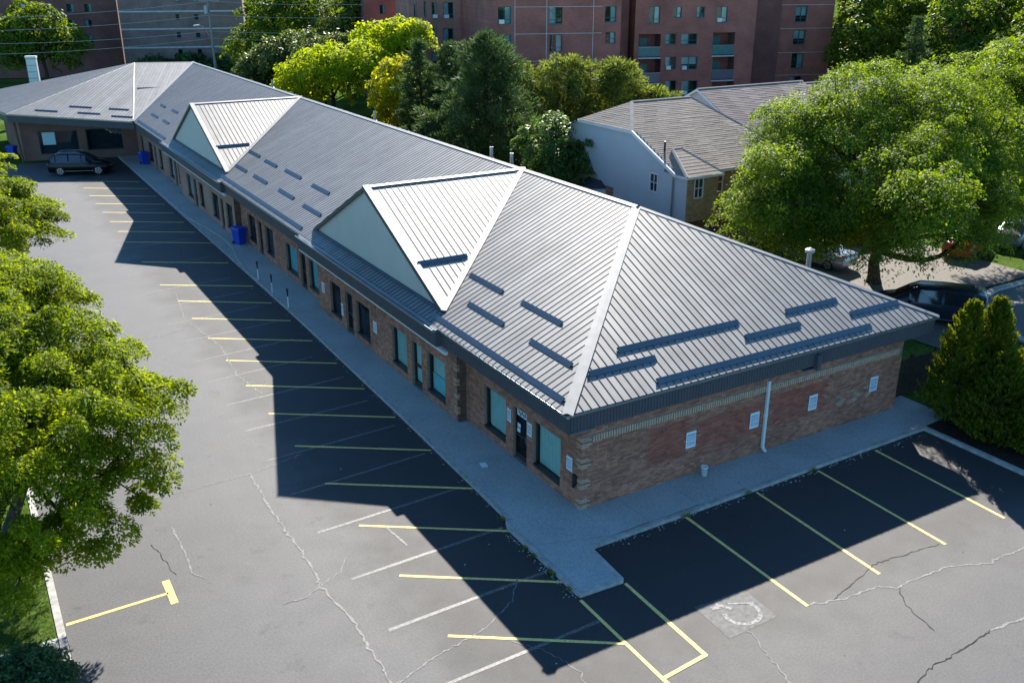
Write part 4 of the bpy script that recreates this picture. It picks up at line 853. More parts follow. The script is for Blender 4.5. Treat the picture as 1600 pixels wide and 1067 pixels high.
# front slope: courses from eave to ridge with left edge PA-PB-PC and right edge PE-PD
def Ledge(z):
    return PA.lerp(PB,(z-PA.z)/(PB.z-PA.z)) if z <= PB.z else PB.lerp(PC,(z-PB.z)/(PC.z-PB.z))
def Redge(z): return PE.lerp(PD,(z-PE.z)/(PD.z-PE.z))
nr = 40; zz = [PA.z+(PC.z-PA.z)*i/nr for i in range(nr+1)]
for z0_, z1_ in zip(zz, zz[1:]): shingle_rows(TR, Ledge(z0_), Redge(z0_), Redge(z1_), Ledge(z1_), 1, SHING)
shingle_rows(TR, PB2, PB, PC+Vector((0,-.02,0)), PC+Vector((0,.02,0)), 14, SHING)
def ridgecap(par, pts, mat, wd=.22):
    for a, b in zip(pts, pts[1:]):
        a, b = Vector(a), Vector(b); d = (b-a).normalized(); s = d.cross(Vector((0,0,1))).normalized()*wd/2; z = Vector((0,0,.05)); m = MB(); m.quad(a-s, b-s, b+z, a+z).quad(a+z, b+z, b+s, a+s); part('ridge_tile', m, mat, par)
RIDGEM = pm('ridge_shingle', (.27,.25,.23), .95, .1)
ridgecap(TR, [PB,PC,PD,PE], RIDGEM)
m = MB(); m.obox(PA-Vector((.05,0,.16)), Vector((.10,0,0)), PB-PA, Vector((0,0,.205))).obox(PB-Vector((.02,0,.16)), Vector((.03,0,0)), PB2-PB, Vector((0,0,.15))).obox(PA-Vector((0,.02,.14)), Vector((9,0,0)), Vector((0,.06,0)), Vector((0,0,.12))); part('eave_trim', m, TRIMW, th)
pk = Vector((20.6,20.9,6.95)); pk2 = Vector((21.2,20.9,6.95)); q1, q2, q3, q4 = Vector((X0-.2,YF-.25,5.84)), Vector((XB+.2,YF-.25,5.84)), Vector((X0-.2,20.2,5.84)), Vector((XB+.2,20.2,5.84))
shingle_rows(TR, q1, q2, pk2, pk, 9, SHING); shingle_rows(TR, q3, q1, pk, pk+Vector((0,.02,0)), 9, SHING); shingle_rows(TR, q2, q4, pk2+Vector((0,.02,0)), pk2, 9, SHING)
ridgecap(TR, [q1,pk,pk2,q2], RIDGEM); m = MB(); m.box(X0-.2,XB+.2,YF-.27,YF-.2,5.7,5.84).box(X0-.22,X0-.15,YF-.25,YA,5.7,5.84); part('eave_trim', m, TRIMW, th)
m = MB(); m.tube([(X0-.08,YA+.1,5.7),(X0-.08,YA+.1,.2)], .05, 8); part('downspout', m, GALV, th)
m = MB(); m.tube([(20.3,21.2,6.6),(20.3,21.2,7.35)], .06, 8); part('roof_vent', m, BLACK, th)
m = MB(); m.box(X0+.05,29.2,YA+.02,YB-.05,.0,5.7); iw = part('front_wall', m, BRICKD, th)
for xx in (20.3,24.6):
    m = MB(); m.box(xx,xx+2.9,YA-.03,YA+.01,.05,2.3); part('garage_door', m, pm('garage_brown', (.05,.04,.035), .7), iw)
# neighbours
def gable_house(label, x0, x1, y0, y1, ze, zr, mat, gable=True):
    t = thing('townhouse', label, 'house', (x0,y0,0)); m = MB(); m.box(x0,x1,y0,y1,0,ze); yc = (y0+y1)/2
    m.poly([(x0,y0,ze),(x0,y1,ze),(x0,yc,zr-.05)][::-1]).poly([(x1,y0,ze),(x1,y1,ze),(x1,yc,zr-.05)]); part('wall', m, SIDE, t)
    d = MB(); d.quad((x0-.3,y0-.3,ze-.12),(x1,y0-.3,ze-.12),(x1,yc,zr-.03),(x0-.3,yc,zr-.03)).quad((x1,y1+.3,ze-.12),(x0-.3,y1+.3,ze-.12),(x0-.3,yc,zr-.03),(x1,yc,zr-.03)); r_ = part('roof', d, mat, t)
    shingle_rows(r_, (x0-.3,y0-.3,ze-.1), (x1,y0-.3,ze-.1), (x1,yc,zr), (x0-.3,yc,zr), 34, mat); ridgecap(r_, [(x0-.3,yc,zr),(x1,yc,zr)], RIDGEM)
    e = MB(); e.obox((x0-.33,y0-.3,ze-.28), (.04,0,0), (0,yc-y0+.3,zr-ze+.12), (0,0,.16)).obox((x0-.33,y1+.3,ze-.28), (.04,0,0), (0,yc-y1-.3,zr-ze+.12), (0,0,.16)); part('rake_trim', e, TRIMW, t)
    for i in range(3):
        xx = x0+1.5+i*3.4
        if xx+1.6 < x1:
            f = MB(); f.box(xx,xx+1.6,y0-.04,y0+.02,3.3,4.7); wo = part('window', f, TRIMW, t); g2 = MB(); g2.box(xx+.1,xx+1.5,y0-.05,y0-.03,3.4,4.6); part('pane', g2, pm('dark_window', (.03,.04,.05), .1, .6), wo)
    return t
gable_house('townhouse with brown shingle roof just right of the blue sided one', 30.5, 40.5, 24.0, 36.0, 5.9, 8.9, SHINGP)
gable_house('farther townhouse with brown shingle roof, mostly behind the big tree', 40.8, 56, 25.5, 37.5, 5.7, 8.5, SHINGP)

# ================================================================ TREES
def leaves(cent, axis, norm, ln, wd):
    """rhombic leaves: centres, long axis, normal (n,3); lengths, widths (n)"""
    a = axis/np.linalg.norm(axis, axis=1, keepdims=True); b = np.cross(norm, a); b /= np.linalg.norm(b, axis=1, keepdims=True)+1e-9
    n = len(cent); v = np.empty((n,4,3)); v[:,0] = cent-a*ln[:,None]/2; v[:,1] = cent+b*wd[:,None]/2; v[:,2] = cent+a*ln[:,None]/2; v[:,3] = cent-b*wd[:,None]/2
    return v.reshape(-1,3)
def quadmesh(name, v, mat):
    n = len(v)//4; me = bpy.data.meshes.new(name); me.vertices.add(4*n); me.vertices.foreach_set('co', v.astype(np.float32).ravel())
    me.loops.add(4*n); me.loops.foreach_set('vertex_index', np.arange(4*n, dtype=np.int32)); me.polygons.add(n); me.polygons.foreach_set('loop_start', np.arange(0, 4*n, 4, dtype=np.int32))
    me.materials.append(mat); me.update(calc_edges=True); return me
def unit(rg, n):
    d = rg.normal(size=(n,3)); return d/np.linalg.norm(d, axis=1, keepdims=True)
def limb(mb, a, b, r0, r1, rg, bend=.12, n=6, seg=6):
    a, b = np.array(a, float), np.array(b, float); L = np.linalg.norm(b-a); P = []
    o = rg.normal(size=3)*bend*L
    for i in range(seg+1):
        t = i/seg; q = a+(b-a)*t+o*math.sin(math.pi*t)*.5; q[2] += -.06*L*math.sin(math.pi*t)*(-1); P.append(tuple(q))
    mb.tube(P, [r0+(r1-r0)*(i/seg) for i in range(seg+1)], n); return P
def broad_tree(name, label, base, lobes, ncl, k, ls, lw, mat, rc=.8, tr=.22, seed=1, flat=.35, cat='tree', group=None, fork=None, inner=.45, up=.5, tilt=.55):
    rg = np.random.default_rng(seed); t = thing(name, label, cat, base, 0, group); base = np.array(base, float)
    lb = [(np.array(c, float), np.array(r, float)) for c, r in lobes]; wts = np.array([np.prod(r)**.667 for _, r in lb]); wts /= wts.sum(); C = []; OUT = []
    cnt = rg.multinomial(ncl, wts)
    for (c, r), m in zip(lb, cnt):
        d = unit(rg, m*2); d = d[(d[:,2] > -.45) | (rg.random(len(d)) < .4)][:m]
        rr = 1-inner*rg.random(len(d))**1.7; rr *= 1+.12*np.sin(d[:,0]*5+seed)*np.cos(d[:,1]*4+d[:,2]*3)
        C.append(c+d*r*rr[:,None]); OUT.append(d)
    C = np.vstack(C); OUT = np.vstack(OUT); n = len(C); keep = C[:,2] > base[2]+(.8 if cat == 'tree' else .06); C = C[keep]; OUT = OUT[keep]; n = len(C)
    cs = rc*rg.uniform(.55,1.25,n); kk = k
    idx = np.repeat(np.arange(n), kk); N = len(idx); th_ = rg.random(N)*2*np.pi; rho = np.sqrt(rg.random(N)); R_ = cs[idx]*rho
    off = np.stack([np.cos(th_)*R_, np.sin(th_)*R_, -flat*rho**2*cs[idx]+rg.normal(size=N)*flat*.35*cs[idx]], 1)
    # tilt the spray with the outward direction
    nrm = OUT[idx]*tilt+np.array([0,0,up+.35]); nrm /= np.linalg.norm(nrm, axis=1, keepdims=True)
    zc = nrm; xa = np.cross(np.array([0.,1,0]), zc); xa /= np.linalg.norm(xa, axis=1, keepdims=True)+1e-9; ya = np.cross(zc, xa)
    pos = C[idx]+xa*off[:,:1]+ya*off[:,1:2]+zc*off[:,2:3]
    ax = xa*np.cos(th_)[:,None]+ya*np.sin(th_)[:,None]+zc*(-.35*rho)[:,None]+rg.normal(size=(N,3))*.45
    ln_ = ls*rg.uniform(.6,1.3,N); wd_ = lw*rg.uniform(.6,1.3,N)
    me = quadmesh('crown', leaves(pos-base, ax, zc+rg.normal(size=(N,3))*.55, ln_, wd_), mat)
    lmesh('crown', me, t)
    wb = MB(); cen = np.average([c for c, _ in lb], axis=0, weights=wts); zlow = min(c[2]-r[2]*.6 for c, r in lb)
    f0 = np.array(fork, float) if fork is not None else base+np.array([(cen[0]-base[0])*.35, (cen[1]-base[1])*.35, max(1.2 if cat == 'tree' else .15, (zlow-base[2])*.9)])
    z0 = np.zeros(3); wb.tube([(0,0,-.1), tuple((f0-base)*.1+np.array([0,0,.05])), tuple((f0-base)*.55+rg.normal(size=3)*.05), tuple(f0-base)], [tr*1.5, tr*1.1, tr*.9, tr*.8], 10)
    for (c, r) in lb:
        limb(wb, f0-base, c-base, tr*.62, tr*.22, rg)
    near = np.array([c for c, _ in lb])
    for j in rg.permutation(n)[:min(n, 170)]:
        q = near[np.argmin(np.linalg.norm(near-C[j], axis=1))]; s = q+(f0-q)*rg.uniform(0,.35)
        limb(wb, s-base, C[j]-base, tr*.22, tr*.05, rg, .14, 5, 4)
    lpart('trunk', wb, BARK, t); return t
def needle_tree(name, label, base, H, Rad, mat, n=9000, seed=1, lowest=.12, power=.75, ln=.3, wd=.07, lift=.25, lumps=.25, cat='tree', group=None, tuft=.42):
    rg = np.random.default_rng(seed); t = thing(name, label, cat, base, 0, group); wb = MB(); wb.tube([(0,0,0),(.05,0,H*.5),(0,0,H*.97)], [Rad*.075, Rad*.05, .02], 8)
    nb = int(H*7); C = []; D = []; W = []
    for i in range(nb):
        t_ = lowest+(1-lowest)*(i+rg.random())/nb; a = i*2.4+rg.normal()*.3; L = Rad*(1-t_)**power*rg.uniform(1-lumps*1.4,1+lumps*.5)+.12
        d = np.array([math.cos(a), math.sin(a), 0]); s = np.array([0,0,t_*H]); e = s+d*L+np.array([0,0,L*lift])
        wb.tube([tuple(s), tuple((s+e)/2-np.array([0,0,.05*L])), tuple(e)], [.02+.012*L, .015+.006*L, .008], 4)
        for q in range(max(2, int(L*4))):
            f = rg.uniform(.3,1.02); C.append(s+(e-s)*f+rg.normal(size=3)*.12*L*np.array([1,1,.5])); D.append(d); W.append(.6+.4*f)
    C = np.array(C); D = np.array(D); idx = rg.integers(0, len(C), n); o = unit(rg, n)
    pos = C[idx]+o*tuft*rg.random(n)[:,None]**.6*np.array([1,1,.6]); ax = D[idx]*.7+o*.8+np.array([0,0,.45]); nn = unit(rg, n)+np.array([0,0,.4])
    lmesh('crown', quadmesh('crown', leaves(pos, ax, nn, ln*rg.uniform(.6,1.3,n), wd*rg.uniform(.7,1.3,n)), mat), t); lpart('trunk', wb, BARK, t); return t
def cedar(name, label, base, H, Rad, mat, n=12000, seed=1, ln=.16, wd=.06, group=None, lumps=.26):
    rg = np.random.default_rng(seed); t = thing(name, label, 'tree', base, 0, group); ns = 520
    zs = rg.random(ns)**.85; as_ = rg.random(ns)*2*np.pi; ps = np.minimum(1, (zs/.12)**.5)*(1-zs)**.62*1.08
    ls_ = (1+lumps*.6*np.sin(as_*5+zs*17+seed)*np.cos(zs*31+as_*2))*rg.uniform(.72,1.14,ns); ix = rg.integers(0, ns, n); f = rg.random(n)
    # every spray starts inside the cone and fans upward and outward to a ragged tip
    r = Rad*ps[ix]*ls_[ix]*(.62+.42*f)+.04; a = as_[ix]+rg.normal(size=n)*.16*(1.2-.5*f); z = np.clip(zs[ix]+(f-.5)*.1+rg.normal(size=n)*.012, 0, 1.03)
    pos = np.stack([np.cos(a)*r, np.sin(a)*r, z*H], 1)
    rad = np.stack([np.cos(a), np.sin(a), np.zeros(n)], 1); ax = rad*.55+np.array([0,0,1.])+rg.normal(size=(n,3))*.35; nn = rad*.6+rg.normal(size=(n,3))*.8
    lmesh('crown', quadmesh('crown', leaves(pos, ax, nn, ln*rg.uniform(.6,1.4,n), wd*rg.uniform(.6,1.4,n)), mat), t)
    wb = MB(); wb.tube([(0,0,-.05),(0,0,H*.85)], [Rad*.12, .02], 7); lpart('trunk', wb, BARK, t); return t
link('weeds', quadmesh('weeds', leaves(WEED, rg_.normal(size=WEED.shape)+np.array([0,0,1.]), rg_.normal(size=WEED.shape), rg_.uniform(.05,.12,len(WEED)), rg_.uniform(.02,.04,len(WEED))), LEAFM['locust2']), None, None, kind='stuff', label='small weeds growing out of the kerb joints', category='weeds')
LG = 'honey locusts along the left kerb'
broad_tree('honey_locust', 'large bright green tree overhanging the lot, nearest on the left', (-16.6,6.6,.1), [((-15.25,4.6,5.2),(3.0,3.0,2.2)),((-13.25,4.8,4.9),(2.1,2.3,1.3)),((-15.95,2.4,4.2),(2.2,2.2,1.5)),((-13.95,7.0,5.9),(2.2,2.0,1.4)),((-16.85,6.5,5.6),(2.4,2.6,2.0)),((-14.65,2.2,3.0),(1.2,1.3,1.0)),((-13.05,3.2,3.6),(1.3,1.3,0.9)),((-16.25,1.2,2.6),(1.3,1.2,0.9)),((-11.95,4.9,5.3),(1.2,1.4,0.7)),((-15.55,7.6,7.0),(1.8,1.8,1.0)),((-13.35,8.8,4.5),(1.7,1.7,1.2)),((-14.75,9.5,4.2),(1.7,1.6,1.2))], 400, 400, .125, .055, LEAFM['locust'], .58, .2, 11, .42, fork=(-15.4,7.0,2.6), group=LG, tilt=.35)
broad_tree('honey_locust', 'middle bright green tree on the left, behind the nearest one', (-16.4,20.5,.1), [((-14.6,18.2,4.9),(2.3,2.5,1.5)),((-13.2,17.6,4.5),(1.6,1.8,1.1)),((-15.6,16.6,5.4),(2.0,2.2,1.4)),((-16,20,5.2),(2,2,1.5))], 230, 230, .15, .06, LEAFM['locust'], .65, .18, 12, .3, group=LG, tilt=.25)
broad_tree('honey_locust', 'bright green tree farthest along the left kerb', (-16.2,34,.1), [((-13.9,32.6,4.9),(2.6,2.8,1.9)),((-12.4,33.4,4.3),(1.7,1.9,1.2)),((-14.6,34.8,6.4),(2.2,2.2,1.6)),((-15,30.0,5),(2,2.2,1.6))], 230, 230, .17, .07, LEAFM['locust'], .7, .18, 13, .3, group=LG, tilt=.25)
broad_tree('shrub', 'low dark green shrub beside the path at the lower left', (-16.2,.2,.1), [((-16.2,.2,.5),(.95,.95,.55)),((-16.9,.6,.5),(.8,.7,.5)),((-16.0,-.7,.45),(.7,.8,.45)),((-17.2,-.4,.5),(.9,.8,.55))], 200, 80, .11, .06, LEAFM['shrub'], .3, .04, 14, .5, 'shrub')
# right side
broad_tree('honey_locust', 'big spreading green tree over the driveway right of the townhouses', (28.6,12.0,0), [((25.3,12.2,8.0),(4.0,3.6,3.07)),((29.8,11.0,8.4),(4.2,3.8,3.33)),((21.8,12.6,6.6),(2.4,2.4,2.3)),((33.0,9.6,7.0),(3.0,3.0,2.56)),((27.5,13.5,10.0),(3.4,3.2,2.3)),((23.4,14.5,8.6),(2.6,2.4,2.05)),((22.6,9.6,5.2),(2.0,2.0,1.79)),((31.5,12.5,9.8),(3,2.8,2.05)),((23.2,7.2,6.9),(2.6,2.5,2.05)),((22.0,4.4,7.0),(2.2,2.2,1.66)),((28.2,6.0,5.9),(2.4,2.2,1.54)),((19.6,11.8,7.2),(1.9,1.9,1.79)),((18.9,10.6,6.0),(1.3,1.3,1.15)),((26,8.2,8.0),(2.8,2.6,2.18)),((31.5,7.6,5.8),(2.6,2.4,1.92)),((36.5,11.0,7.4),(3.2,3.0,2.56)),((24.5,11.0,5.0),(2.4,2.2,1.54)),((35.5,13,9.4),(3.2,3,2.3)),((29.5,8.6,5.4),(2.6,2.2,1.66)),((20.8,11.2,5.6),(1.8,1.8,1.54)),((26.6,10.4,4.8),(2.2,1.8,1.41)),((24.0,13.6,5.4),(2.4,2.0,1.92)),((18.7,11.4,5.3),(1.6,1.6,1.54)),((21,9.8,4.3),(1.9,1.7,1.41)),((22.8,11.0,3.7),(1.9,1.7,1.28)),((19.8,13.6,4.6),(1.8,1.7,1.54)),((25.2,12.6,4.0),(2,1.8,1.28)),((21.9,6.0,4.4),(1.6,1.5,1.0)),((25.6,4.9,4.7),(1.5,1.4,.8)),((29.6,6.8,3.7),(1.5,1.4,.7)),((34.6,9.4,3.9),(1.6,1.5,.8))], 1650, 165, .17, .075, LEAFM['locust2'], .8, .34, 21, .55, fork=(28.5,12.0,1.9), tilt=.5)
broad_tree('street_tree', 'pale green rounded tree at the upper right, beyond the big one', (45,16,0), [((42.5,17,9.6),(4.2,4,2.6)),((46.5,15,9.2),(4.4,4,3)),((40.5,14.5,7.6),(3,3,2.2)),((48,17,10.6),(3.6,3.4,2.2)),((44,13.0,6.6),(3.6,3,2)),((50,13,7.5),(4,4,2.6))], 420, 140, .24, .11, LEAFM['locust2'], 1.0, .3, 22, .32, tilt=.3)
broad_tree('street_tree', 'low green tree at the right edge over the street', (41,10.5,0), [((39.5,9.5,4.8),(3.2,2.6,1.8)),((43,10.5,5.4),(3.2,2.8,2))], 180, 140, .22, .10, LEAFM['locust2'], .9, .22, 23, .32, tilt=.3)
CG = 'cedars in the bed beside the lot'
for i, (x, y, h, r_, lab) in enumerate(((16.75,-1.75,4.75,1.35,'tall pointed cedar beside the board fence, left of its twin'),(17.75,-2.2,4.85,1.3,'tall pointed cedar, right of its twin, behind the kerb'),(16.5,-3.6,3.4,1.4,'shorter shaded cedar close to the kerb below the twin tops'),(18.7,-3.7,4.4,1.25,'bright tipped cedar at the right edge of the picture'),(16.9,-5.3,3.0,1.4,'lowest cedar at the right edge near the kerb'))):
    cedar('cedar', lab, (x,y,.05), h, r_, LEAFM['cedar'], 15000, 30+i, group=CG)
broad_tree('round_tree', 'round glossy dark green tree left of the blue sided townhouse', (18.6,30.2,0), [((18.6,30.2,5.6),(2.6,2.6,2.7)),((19.2,29.6,4.2),(2.4,2.4,2.2))], 260, 60, .26, .16, LEAFM['glossy'], .55, .16, 41, .45)
needle_tree('pine', 'tallest dark pine, standing before the apartment block', (20.6,43.2,0), 12.2, 5.6, LEAFM['pine'], 46000, 42, .1, .5, .36, .085, .25, .3, tuft=.7)
PG = 'lighter pines before the apartment block'
for i, (x, y, h, r_, lab) in enumerate(((27.6,50.2,8.9,3.6,'light green pine just right of the tallest pine'),(32.2,49,9.4,3.6,'light green pine in the middle of the row before the apartments'),(35.6,46.6,9.2,3.0,'light green pine with a leaning spiky top'),(38,44.5,6.9,2.6,'low light green pine beside the townhouse roof'))):
    needle_tree('pine', lab, (x,y,0), h, r_+1.2, LEAFM['pinel'], 24000, 50+i, .08, .42, .36, .10, .4, .3, group=PG, tuft=.7)
for i, (x, y, h, lab) in enumerate(((19.6,52.8,11.2,'slim dark spruce right beside the yellow trees'),(21.9,51.9,11.0,'slim dark spruce between its twin and the tallest pine'))):
    needle_tree('spruce', lab, (x,y,0), h, 3.3, LEAFM['pine'], 20000, 60+i, .05, .65, .36, .09, .1, .3, group='twin spruces', tuft=.5)
broad_tree('yellow_tree', 'tall yellow-green tree touching the left edge of the apartment block', (28.5,78,0), [((27.5,78,8.6),(4,4,3.4)),((29.5,76,9.6),(3,3,2.4)),((25.5,77,7.4),(3,3,2.6))], 230, 70, .38, .2, LEAFM['yellow'], 1.0, .25, 71, .45)
broad_tree('yellow_tree', 'broad bright yellow-green tree behind the roof ridge', (20.3,76,0), [((19.8,75.5,6.8),(4,4,3.0)),((23,74,7.4),(3.2,3.2,2.8)),((17.5,77.5,6.0),(3,3,2.4))], 230, 80, .36, .18, LEAFM['yellow'], 1.0, .25, 72, .45)
broad_tree('yellow_tree', 'golden yellow tree next to the slim spruces', (21.6,62.5,0), [((21.4,62.2,6.6),(2.6,2.6,2.8)),((22.0,62,4.6),(2.6,2.6,2.6))], 160, 70, .34, .17, LEAFM['gold'], .85, .2, 73, .45)
MG = 'dark maples behind the roof'
broad_tree('maple', 'dark glossy maple at the left of the row behind the roof', (21.3,97.5,0), [((20.3,96.5,5.6),(4,4,3.2)),((18.6,97.5,4.4),(3,3,2.6)),((23,96,7.2),(3.4,3.4,2.6))], 230, 60, .46, .26, LEAFM['maple'], 1.0, .25, 74, .5, group=MG)
broad_tree('maple', 'dark glossy maple right of its neighbour, beside the yellow trees', (24.5,90.5,0), [((24.5,90.5,6.8),(3.8,3.8,3.4)),((27,88.5,7.4),(3.0,3,3)),((22.5,90,4.8),(3,3,2.6))], 240, 60, .46, .26, LEAFM['maple'], 1.0, .25, 75, .5, group=MG)
BGT = [('green_tree','bright green tall tree beside the banded block',(29,122,0),[((28,120,10),(5,5,4.5)),((32,119,12.5),(5,4.6,4)),((26,123,6),(4.5,4,4)),((35,117,9),(4,4,4))],'wood',250,60),
       ('green_tree','dark green tree top behind the maples, left of the narrow wing',(36,112,0),[((35.5,111,9.5),(4.5,4.5,5)),((38,110,12),(4,4,3.5)),((33.5,112,7),(4,4,4))],'pinel',200,60)]
for i, (nm, lab, bs_, lo, mt, nc, kk_) in enumerate(BGT): broad_tree(nm, lab, bs_, lo, nc, kk_, .55, .3, LEAFM[mt], 1.3, .3, 80+i, .5)
WG = 'trees of the wood at the upper right'
wl_ = ['leftmost tall tree of the wood, against the apartment wall','second tall tree of the wood from the apartment wall','third tall tree of the wood from the apartment wall','fourth tall tree of the wood from the apartment wall','tall tree of the wood at the right edge','tall tree of the wood seen above the pale rounded tree','back row tree of the wood between the first two','back row tree of the wood above the dark column tree','back row tree of the wood near the right edge','wood tree pressed against the right corner of the apartment block']
for i, (x, y, h, r_) in enumerate(((79,56,15,4.6),(84,53,16,5),(78,43,15,4.8),(86,44,16.5,5),(80,34.5,15,5),(72,34,11,4.2),(92,62,17,5.5),(97,54,18,6),(98,43,18,6),(88,66.5,16,3.4))):
    rg_ = np.random.default_rng(i); lo = [((x+rg_.normal()*1.2, y+rg_.normal()*1.2, h*f), (r_*s, r_*s, h*.2)) for f, s in ((.3,.85),(.5,1),(.68,.9),(.84,.62))]
    broad_tree('woodland_tree', wl_[i], (x,y,0), lo, 260, 55, .5, .26, LEAFM['wood'], 1.15, .28, 90+i, .45, group=WG)
needle_tree('spruce', 'dark column shaped conifer in front of the wood', (64,38.5,0), 12.6, 3.0, LEAFM['pine'], 14000, 110, .05, .6, .4, .1, .12, .25)
needle_tree('spruce', 'smaller dark conifer below the wood, right of the column one', (67.5,33.5,0), 9.5, 2.8, LEAFM['pine'], 10000, 111, .05, .7, .4, .1, .12, .25)
broad_tree('shrub', 'light green rounded shrub at the foot of the apartment right corner', (69.5,53.5,0), [((69.5,53.5,2.0),(2.6,2.4,1.7)),((71.8,52,1.8),(2.2,2,1.5))], 110, 50, .4, .22, LEAFM['shrub'], .8, .12, 112, .5, 'shrub')
broad_tree('roadside_tree', 'sunlit tree in front of the maroon block at the upper left', (-1,140,0), [((-1.5,140,9),(4.5,4.5,3.5)),((2.5,139,6.5),(3.6,3.6,3)),((-4.5,141,7),(4,4,4))], 200, 55, .6, .32, LEAFM['wood'], 1.3, .3, 113, .5)
broad_tree('hedge', 'dim hedge at the foot of the banded apartment block', (17,139,0), [((15,140.5,2.6),(3,1.8,1.8)),((19.5,139.3,2.8),(3,1.8,1.9)),((24,138,2.6),(3,1.8,1.8))], 130, 50, .6, .35, LEAFM['shrub'], 1.0, .12, 114, .5, 'hedge')

rg_ = np.random.default_rng(77); n = 30000
tt = rg_.random(n); ang = R(-8)+tt*R(80); dist = 205+rg_.random(n)*55+18*np.sin(tt*60); hh = (13+6*np.sin(tt*43)+3*np.sin(tt*131))*np.sqrt(rg_.random(n))
pos = np.stack([-15+np.sin(ang)*dist, -22+np.cos(ang)*dist, hh], 1)
fw = quadmesh('far_wood', leaves(pos, rg_.normal(size=(n,3)), unit(rg_,n)+np.array([-.4,-.6,.5]), rg_.uniform(1.2,2.6,n), rg_.uniform(.9,1.8,n)), LEAFM['wood'])
link('far_wood', fw, None, None, kind='stuff', label='far-off band of trees closing the view behind the apartment blocks', category='trees')
# ================================================================ POLE, WIRES, PYLON
po = thing('utility_pole', 'grey utility pole with lamp arm and transformer behind the far roof', 'pole', (17,111,0))
m = MB(); m.tube([(0,0,0),(-.1,.1,13.5)], [.19,.13], 10); lpart('pole', m, pm('grey_wood', (.22,.21,.2), .9), po)
m = MB(); m.tube([(-.2,0,8.2),(-1.0,-.4,9.6),(-1.7,-.7,10.0)], .05, 6); lpart('lamp_arm', m, GALV, po)
m = MB(); m.obox((-2.4,-1.0,9.9), (.75,.3,.05), (-.08,.22,0), (0,0,.14)); lpart('lamp_head', m, TRIMW, po)
m = MB(); m.lathe([(0,0),(.26,0),(.28,.1),(.28,.95),(.2,1.05),(0,1.08)], (-.45,-.1,11.3), 14); lpart('transformer', m, GALV, po)
m = MB(); m.obox((-1.3,.2,12.9), (2.5,-.6,0), (.03,.1,0), (0,0,.12)); lpart('crossarm', m, pm('grey_wood', (.22,.21,.2), .9), po)
WIREM = pm('wire_metal', (.36,.37,.38), .5, .4)
for i, (zp, za, zb_, lab) in enumerate(((12.9,11.6,14.2,'highest power line across the top of the picture'),(11.2,10.2,12.6,'second power line from the top'),(9.2,9.0,10.8,'third power line from the top'),(8.3,7.4,9.6,'lowest power line crossing behind the roof'))):
    m = MB(); P = []
    for (A_, B2_) in (((-30,126,za),(17,111,zp)),((17,111,zp),(62,95,zb_))):
        for k_ in range(13): t = k_/12; P.append((A_[0]+(B2_[0]-A_[0])*t, A_[1]+(B2_[1]-A_[1])*t, A_[2]+(B2_[2]-A_[2])*t-1.1*4*t*(1-t)))
    m.tube(P, .022, 5); single('power_line', m, WIREM, lab, 'cable', group='overhead power lines')
py = thing('pylon_sign', 'tall narrow pale roadside sign standing behind the far wing', 'sign', (-5.6,104.5,0), R(-20))
m = MB(); m.box(-.55,.55,-.28,.28,1.2,7.2); lpart('sign_cabinet', m, pm('sign_grey', (.34,.38,.42), .6), py)
m = MB(); m.box(-.6,.6,-.33,.33,7.2,7.42); lpart('cap', m, TRIMW, py)
m = MB()
for i in range(8): m.box(-.5,.5,-.30,-.282,1.4+i*.72,1.4+i*.72+.6)
lpart('sign_panel', m, TRIMW, py)
for x in (-.4,.4):
    m = MB(); m.tube([(x,0,0),(x,0,1.2)], .1, 8); lpart('leg', m, GALV, py)

